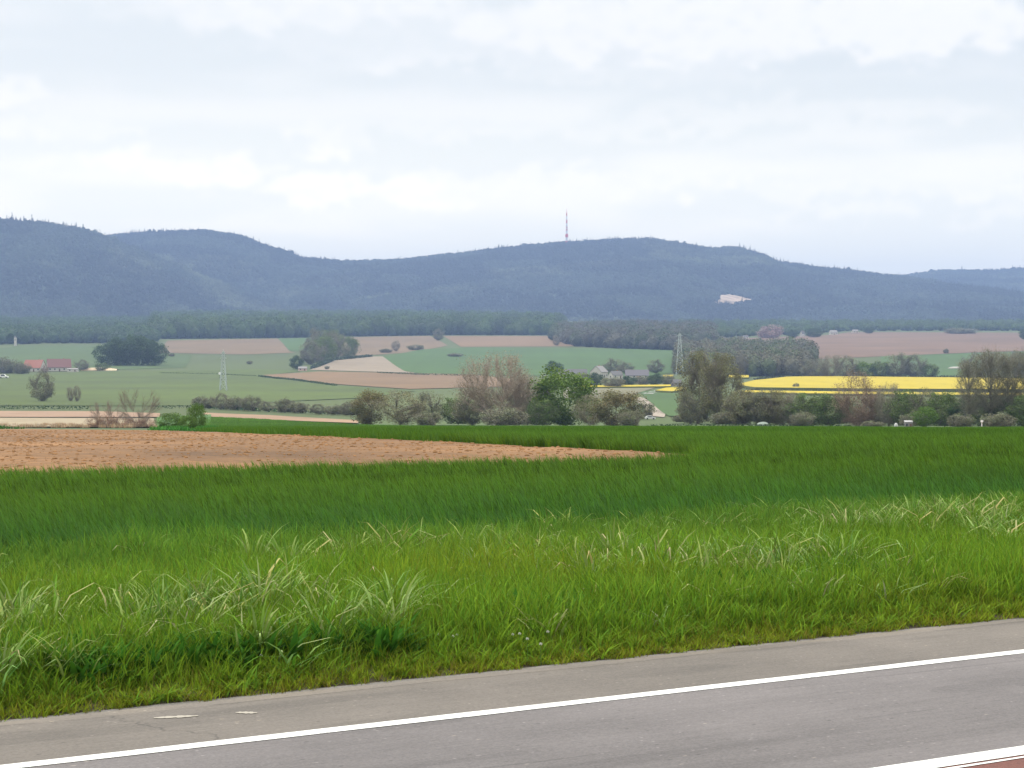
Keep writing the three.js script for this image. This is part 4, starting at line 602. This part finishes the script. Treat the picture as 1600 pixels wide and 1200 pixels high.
// ---------------------------------------------------------------- buildings and man made things
const wallM = std(.50, .47, .41, .9), glassM = std(.05, .06, .07, .25), doorM = std(.12, .07, .04, .7);
function building(px, py, wpx, hpx, o) {
  const pos = spot(px, py), d = -pos.z, k = d / F, W = wpx * k, H = hpx * k, D = (o.depth ?? .6) * W, eave = H * (o.eave ?? .5), g = base(o.name ?? 'house', pos); g.rotation.y = o.turn ?? 0;
  const sh = new THREE.Shape(); sh.moveTo(-D / 2, -.6); sh.lineTo(D / 2, -.6); sh.lineTo(D / 2, eave); sh.lineTo(0, H - .15); sh.lineTo(-D / 2, eave); sh.closePath();
  const wg = new THREE.ExtrudeGeometry(sh, { depth: W, bevelEnabled: false }); wg.rotateY(Math.PI / 2); wg.translate(-W / 2, 0, 0); mesh('wall', wg, o.wall ?? wallM, g);
  const run = Math.hypot(D / 2, H - eave) * 1.08, an = Math.atan2(H - eave, D / 2), t = .22, rm = o.roof;
  for (const s of [-1, 1]) { const rg = new THREE.BoxGeometry(W + Math.min(.5, W * .1), t * Math.min(1, W / 4), run); rg.translate(0, t / 2, run / 2 - .02); const r = mesh('roof', rg, rm, g); r.position.set(0, H + (s < 0 ? 0.003 : 0), 0); r.rotation.set(s > 0 ? an : Math.PI - an, 0, 0); if (s < 0) r.scale.y = -1; }
  const n = Math.max(2, Math.round(W / 4));
  for (let i = 0; i < n; i++) { const w = mesh(i === Math.floor(n / 2) ? 'door' : 'window', new THREE.BoxGeometry(Math.min(1.1, W / n * .5), Math.min(i === Math.floor(n / 2) ? 2.1 : 1.2, eave * (i === Math.floor(n / 2) ? .8 : .45)), .12), i === Math.floor(n / 2) ? doorM : glassM, g); w.position.set(-W / 2 + W * (i + .5) / n, i === Math.floor(n / 2) ? Math.min(1.05, eave * .4) : Math.min(eave * .6, 1.7), D / 2 + .01); }
  for (const s of [-1, 1]) { const w = mesh('window', new THREE.BoxGeometry(.12, Math.min(1.2, eave * .4), Math.min(1, D * .3)), glassM, g); w.position.set(s * (W / 2 + .01), eave * .6, 0); }
  if (o.chimney !== false) { const c = mesh('chimney', new THREE.BoxGeometry(.7, 1.4, .7), std(.3, .16, .1), g); c.position.set(W * .22, H + .1, -D * .12); }
  return tag(g, o.label, o.cat ?? 'house', o.group);
}
const redRoof = std(.27, .11, .08, .85), darkRoof = std(.17, .085, .075, .85), greyRoof = std(.145, .14, .135, .9), paleRoof = std(.25, .235, .22, .9);
building(54, 580.5, 30, 18, { label: 'white farmhouse with bright orange red roof, left of two', roof: redRoof, turn: -.25, depth: .7, eave: .35 });
building(92, 580, 36, 19, { label: 'cream farmhouse with dark red roof, right of two', roof: darkRoof, turn: .3, depth: .6, eave: .35 });
building(114, 580.5, 16, 5, { name: 'shed', label: 'low white shed at the right foot of the farmhouses', cat: 'shed', roof: paleRoof, eave: .7, chimney: false });
building(4, 533, 14, 10, { label: 'cream building at the left edge before the wood', roof: paleRoof, turn: .2 });
building(473, 579, 13, 6, { name: 'shed', label: 'little pink walled shed beside the small dark tree left of the wood clump', cat: 'shed', roof: paleRoof, wall: std(.55, .38, .32), chimney: false, eave: .55 });
// the village
building(895, 592, 44, 15, { name: 'barn', label: 'long grey roofed barn at the left of the village', cat: 'barn', roof: greyRoof, depth: .35, chimney: false, eave: .4, turn: .1 });
building(936, 590, 24, 18, { label: 'pale gabled house right of the long barn in the village', roof: paleRoof, turn: 1.1, depth: .8 });
building(962, 592, 20, 12, { label: 'white walled house with grey roof in the middle of the village', roof: greyRoof, turn: .6 });
building(995, 591, 36, 13, { name: 'barn', label: 'wide purple grey roofed barn at the right of the village', cat: 'barn', roof: std(.14, .13, .14, .9), depth: .5, chimney: false, eave: .35 });
building(914, 598, 8, 10, { label: 'small white gable left of the dark hedge trees in the village', roof: greyRoof, turn: 1.5, depth: 1 });
building(995, 598, 12, 8, { label: 'small cream house below the wide barn in the village', roof: paleRoof, turn: .4 });
building(1057, 603, 14, 10, { name: 'shed', label: 'grey shed above the small rapeseed patch', cat: 'shed', roof: greyRoof, wall: std(.22, .20, .19), chimney: false, turn: .5 });
// hamlet below the ridge
building(1254, 526, 8, 9, { label: 'small white house between two dark trees on the crest', roof: greyRoof, turn: .8 });
building(1302, 523, 12, 7, { label: 'small pinkish white house right of the wider dark tree', roof: paleRoof, turn: .3 });
building(1165, 529, 8, 5, { label: 'tiny pale house left of the pinkish blossoming tree', roof: greyRoof, turn: .2 });
building(1361, 511, 15, 6, { label: 'long white building left half below the middle ridge', roof: std(.55, .55, .54), wall: std(.62, .62, .6), chimney: false, eave: .6, cat: 'building', name: 'building' });
building(1377, 512, 13, 6, { label: 'second white building right beside the long white one', roof: std(.5, .5, .49), wall: std(.62, .62, .6), chimney: false, eave: .6, cat: 'building', name: 'building', turn: .2 });
building(1336, 520, 9, 5, { label: 'tiny white house left of the long white building', roof: paleRoof, turn: .3 });
// hut by the tree row
building(1419, 668.2, 12, 10, { name: 'hut', label: 'small grey field hut with white roof before the right tree row', cat: 'hut', roof: std(.40, .39, .39, .7), wall: std(.24, .22, .22), chimney: false, eave: .78, depth: .8 });
building(1569, 653, 15, 6, { name: 'shed', label: 'pale roofed shed half hidden in the right tree row', cat: 'shed', roof: std(.6, .58, .56), chimney: false, eave: .4 });
// church like pale tower at the far left
{ const p = spot(24, 540), g = base('tower', p), k = -p.z / F; mesh('wall', new THREE.BoxGeometry(3.4 * k, 13 * k, 3.4 * k).translate(0, 6 * k, 0), wallM, g); const r = mesh('roof', new THREE.ConeGeometry(2.6 * k, 3 * k, 4).rotateY(.785).translate(0, 14 * k, 0), greyRoof, g); const w = mesh('window', new THREE.BoxGeometry(k, 2 * k, .2).translate(0, 9 * k, 1.72 * k), glassM, g); tag(g, 'slim cream tower at the left in front of the wood', 'tower'); }
// sand bank beside the farmhouses
{ const a = hit(128, 579), b = hit(184, 578), m = new MB(), n = 30; for (let i = 0; i <= n; i++) { const t = i / n, X = lerp(a.X, b.X, t), d = lerp(a.d, b.d, t), h = (1.6 + 1.2 * fbm(t * 6, 2, 3)) * Math.sqrt(Math.sin(Math.PI * clamp(t, .03, .97))), y = G(X, d); for (const [o, q] of [[6, -.3], [2.5, h * .8], [0, h], [-2.5, h * .8], [-6, -.3]]) m.v(X, y + q, -(d - o), jit([.60, .46, .30], TR, .06)); } for (let i = 0; i < n; i++) for (let j = 0; j < 4; j++) { const q = i * 5 + j; m.quad(q, q + 1, q + 6, q + 5); } tag(mesh('sand_bank', m.geo(), matGround), 'long low bank of pale sand right of the farmhouses', 'sand bank'); }
// lattice pylons
function pylon(px, yTop, yBase, label) {
  const p = spot(px, yBase), k = -p.z / F, H = (yBase - yTop) * k, w = H * .085, g = base('lattice_pylon', p), M = std(.42, .47, .45, .6), col = [1, 1, 1], ax = (y) => lerp(w, w * .22, clamp(y / (H * .95)));
  for (const [sx, sz] of [[1, 1], [1, -1], [-1, -1], [-1, 1]]) { const m = new MB(); m.tube(new THREE.Vector3(sx * w, -.5, sz * w), .19, new THREE.Vector3(sx * w * .22, H * .95, sz * w * .22), .13, 5, col); mesh('leg', m.geo(), M, g); }
  const b = new MB(); const c4 = [[1, 1], [1, -1], [-1, -1], [-1, 1]]; let y = 0; while (y < H * .93) { const y2 = Math.min(H * .95, y + ax(y) * 2.1), a = ax(y), e = ax(y2); for (let i = 0; i < 4; i++) { const A = c4[i], B = c4[(i + 1) % 4]; b.tube(new THREE.Vector3(A[0] * a, y, A[1] * a), .06, new THREE.Vector3(B[0] * e, y2, B[1] * e), .085, 3, col); b.tube(new THREE.Vector3(B[0] * a, y, B[1] * a), .06, new THREE.Vector3(A[0] * e, y2, A[1] * e), .085, 3, col); b.tube(new THREE.Vector3(A[0] * e, y2, A[1] * e), .07, new THREE.Vector3(B[0] * e, y2, B[1] * e), .07, 3, col); } y = y2; }
  mesh('bracing', b.geo(), M, g);
  for (const [f, l] of [[.78, .085], [.90, .065]]) { const m = new MB(), L = H * l, yy = H * f; for (const s of [-1, 1]) for (const z of [-1, 1]) { m.tube(new THREE.Vector3(0, yy, z * ax(yy)), .09, new THREE.Vector3(s * L, yy + .1, 0), .07, 4, col); m.tube(new THREE.Vector3(0, yy + H * .035, z * ax(yy)), .08, new THREE.Vector3(s * L, yy + .1, 0), .06, 4, col); } mesh('crossarm', m.geo(), M, g); }
  const c = new MB(); c.tube(new THREE.Vector3(0, H * .95, 0), .16, new THREE.Vector3(0, H, 0), .08, 5, col); mesh('peak', c.geo(), M, g);
  return tag(g, label, 'pylon');
}
pylon(349, 546, 610, 'pale lattice pylon on the left above the hedge bushes'); pylon(1062, 518, 586, 'slender pale lattice pylon right of the centre beside the grey wood');
// white disc on a pole near the left pylon
{ const p = spot(343.5, 592), k = -p.z / F, g = base('marker_post', p), Mw = std(.85, .84, .8, .6), dk = std(.06, .06, .06); mesh('pole', new THREE.CylinderGeometry(.1, .12, 9 * k, 6).translate(0, 4.2 * k, 0), dk, g); mesh('disc', new THREE.CylinderGeometry(2.1 * k, 2.1 * k, .3, 20).rotateX(Math.PI / 2).translate(0, 8.6 * k, .2), Mw, g); tag(g, 'white round disc on a post just left of the left pylon', 'marker post'); }
// red and white transmitter mast
{ const d = 7680, [tx] = rayDir(885.5, 380), X = tx * d, y0 = hills[1].y(X, d), top = at(885.5, 332, d).y, H = top - y0, g = base('transmitter_mast', new THREE.Vector3(X, y0, -d)), red = std(.72, .06, .04, .7), wht = std(.75, .72, .7, .7), n = 9;
  for (let i = 0; i < n; i++) { const a = i / n * H, b = (i + 1) / n * H, r = (t) => lerp(4.4, 1.6, t); const s = mesh('mast_section', new THREE.CylinderGeometry(r((i + 1) / n), r(i / n), b - a, 8).translate(0, (a + b) / 2, 0), i % 2 ? wht : red, g); }
  mesh('platform', new THREE.CylinderGeometry(5.6, 4.8, 9, 12).translate(0, H * .27, 0), red, g); mesh('platform', new THREE.CylinderGeometry(3.4, 3.4, 5, 10).translate(0, H * .5, 0), wht, g); mesh('antenna', new THREE.CylinderGeometry(.5, .8, 12, 6).translate(0, H + 6, 0), red, g);
  tag(g, 'red and white transmitter mast on the crest of the middle ridge', 'mast'); }
// vehicles and heaps
function car(px, py, lenPx, turn, label, paint, cat = 'car', tall = 1, name = 'car') {
  const p = spot(px, py), L = lenPx * -p.z / F, g = base(name, p); g.rotation.y = turn; g.position.y += .1; const s = L / 4.3, M = std(...paint, .35);
  const sh = new THREE.Shape(); [[-2.1, .35], [-2.15, .85], [-1.95, 1.0], [-1.35, 1.45 * tall], [.35, 1.5 * tall], [1.05, 1.0], [2.0, .85], [2.15, .45], [2.1, .3]].forEach(([x, y], i) => i ? sh.lineTo(x * s, y * s) : sh.moveTo(x * s, y * s)); sh.closePath();
  mesh('body', new THREE.ExtrudeGeometry(sh, { depth: 1.6 * s, bevelEnabled: true, bevelSize: .06 * s, bevelThickness: .08 * s, bevelSegments: 2 }).translate(0, 0, -.8 * s), M, g);
  for (const z of [-1, 1]) { const wn = new THREE.Shape(); [[-1.3, 1.02], [-1.2, 1.36 * tall], [.25, 1.4 * tall], [.75, 1.02]].forEach(([x, y], i) => i ? wn.lineTo(x * s, y * s) : wn.moveTo(x * s, y * s)); wn.closePath(); mesh('window', new THREE.ExtrudeGeometry(wn, { depth: .03 * s, bevelEnabled: false }).translate(0, 0, z > 0 ? .875 * s : -.905 * s), glassM, g); for (const x of [-1.3, 1.3]) mesh('wheel', new THREE.CylinderGeometry(.33 * s, .33 * s, .22 * s, 14).rotateX(Math.PI / 2).translate(x * s, .33 * s, z * .8 * s), std(.03, .03, .03), g); }
  return tag(g, label, cat);
}
car(1016, 656, 16, .1, 'small white car at the foot of the sandy track', [.55, .55, .54]);
car(6, 591, 14, 0, 'white vehicle in the meadow at the left edge', [.75, .75, .7], 'van', 1.25, 'van');
car(851, 589, 11, 0, 'white vehicle left of the round dark tree at the village edge', [.8, .78, .75], 'van', 1.25, 'van');
function heap(px, py, wpx, hpx, depth, col, label, name, cat) { const p = spot(px, py), k = -p.z / F, R = rng(px), g = new THREE.SphereGeometry(1, 20, 10, 0, 6.2832, 0, 1.65), q = g.attributes.position, cs = []; for (let i = 0; i < q.count; i++) { const x = q.getX(i), y = q.getY(i), z = q.getZ(i), n = .85 + .3 * fbm(x * 3 + px, z * 3 + y * 2, 3); q.setXYZ(i, x * n * wpx * k / 2, Math.max(-.1, y * n * hpx * k), z * n * depth); cs.push(...jit(col, R, .05)); } g.setAttribute('color', new THREE.Float32BufferAttribute(cs, 3)); g.computeVertexNormals(); const m = mesh(name, g, matPlain); m.position.copy(p); m.position.y += .1; return tag(m, label, cat); }
heap(1192, 665.2, 21, 5, 1.2, [.2, .24, .2], 'long pale tarpaulin covered heap at the foot of the right tree row', 'covered_heap', 'heap');
heap(1410, 675.2, 14, 2.6, .5, [.55, .47, .33], 'small pale straw pile in the wheat before the hut', 'straw_pile', 'straw pile');
heap(1400, 667.5, 6, 6, .4, [.42, .42, .40], 'small white wrapped bale left of the hut', 'wrapped_bale', 'bale');
heap(1494, 576, 26, 3, 5, [.33, .31, .27], 'flat pale heap on the green field above the rapeseed', 'pale_heap', 'heap');
{ const p = spot(1534, 669), k = -p.z / F, g = base('field_post', p); mesh('post', new THREE.CylinderGeometry(.07, .08, 12 * k, 7).translate(0, 6 * k, 0), std(.6, .58, .55), g); mesh('cap', new THREE.BoxGeometry(.3, .25, .1).translate(0, 11 * k, .1), std(.75, .74, .72), g); tag(g, 'pale post with small plate at the foot of the slender trees', 'post'); }

renderer.render(scene, camera);
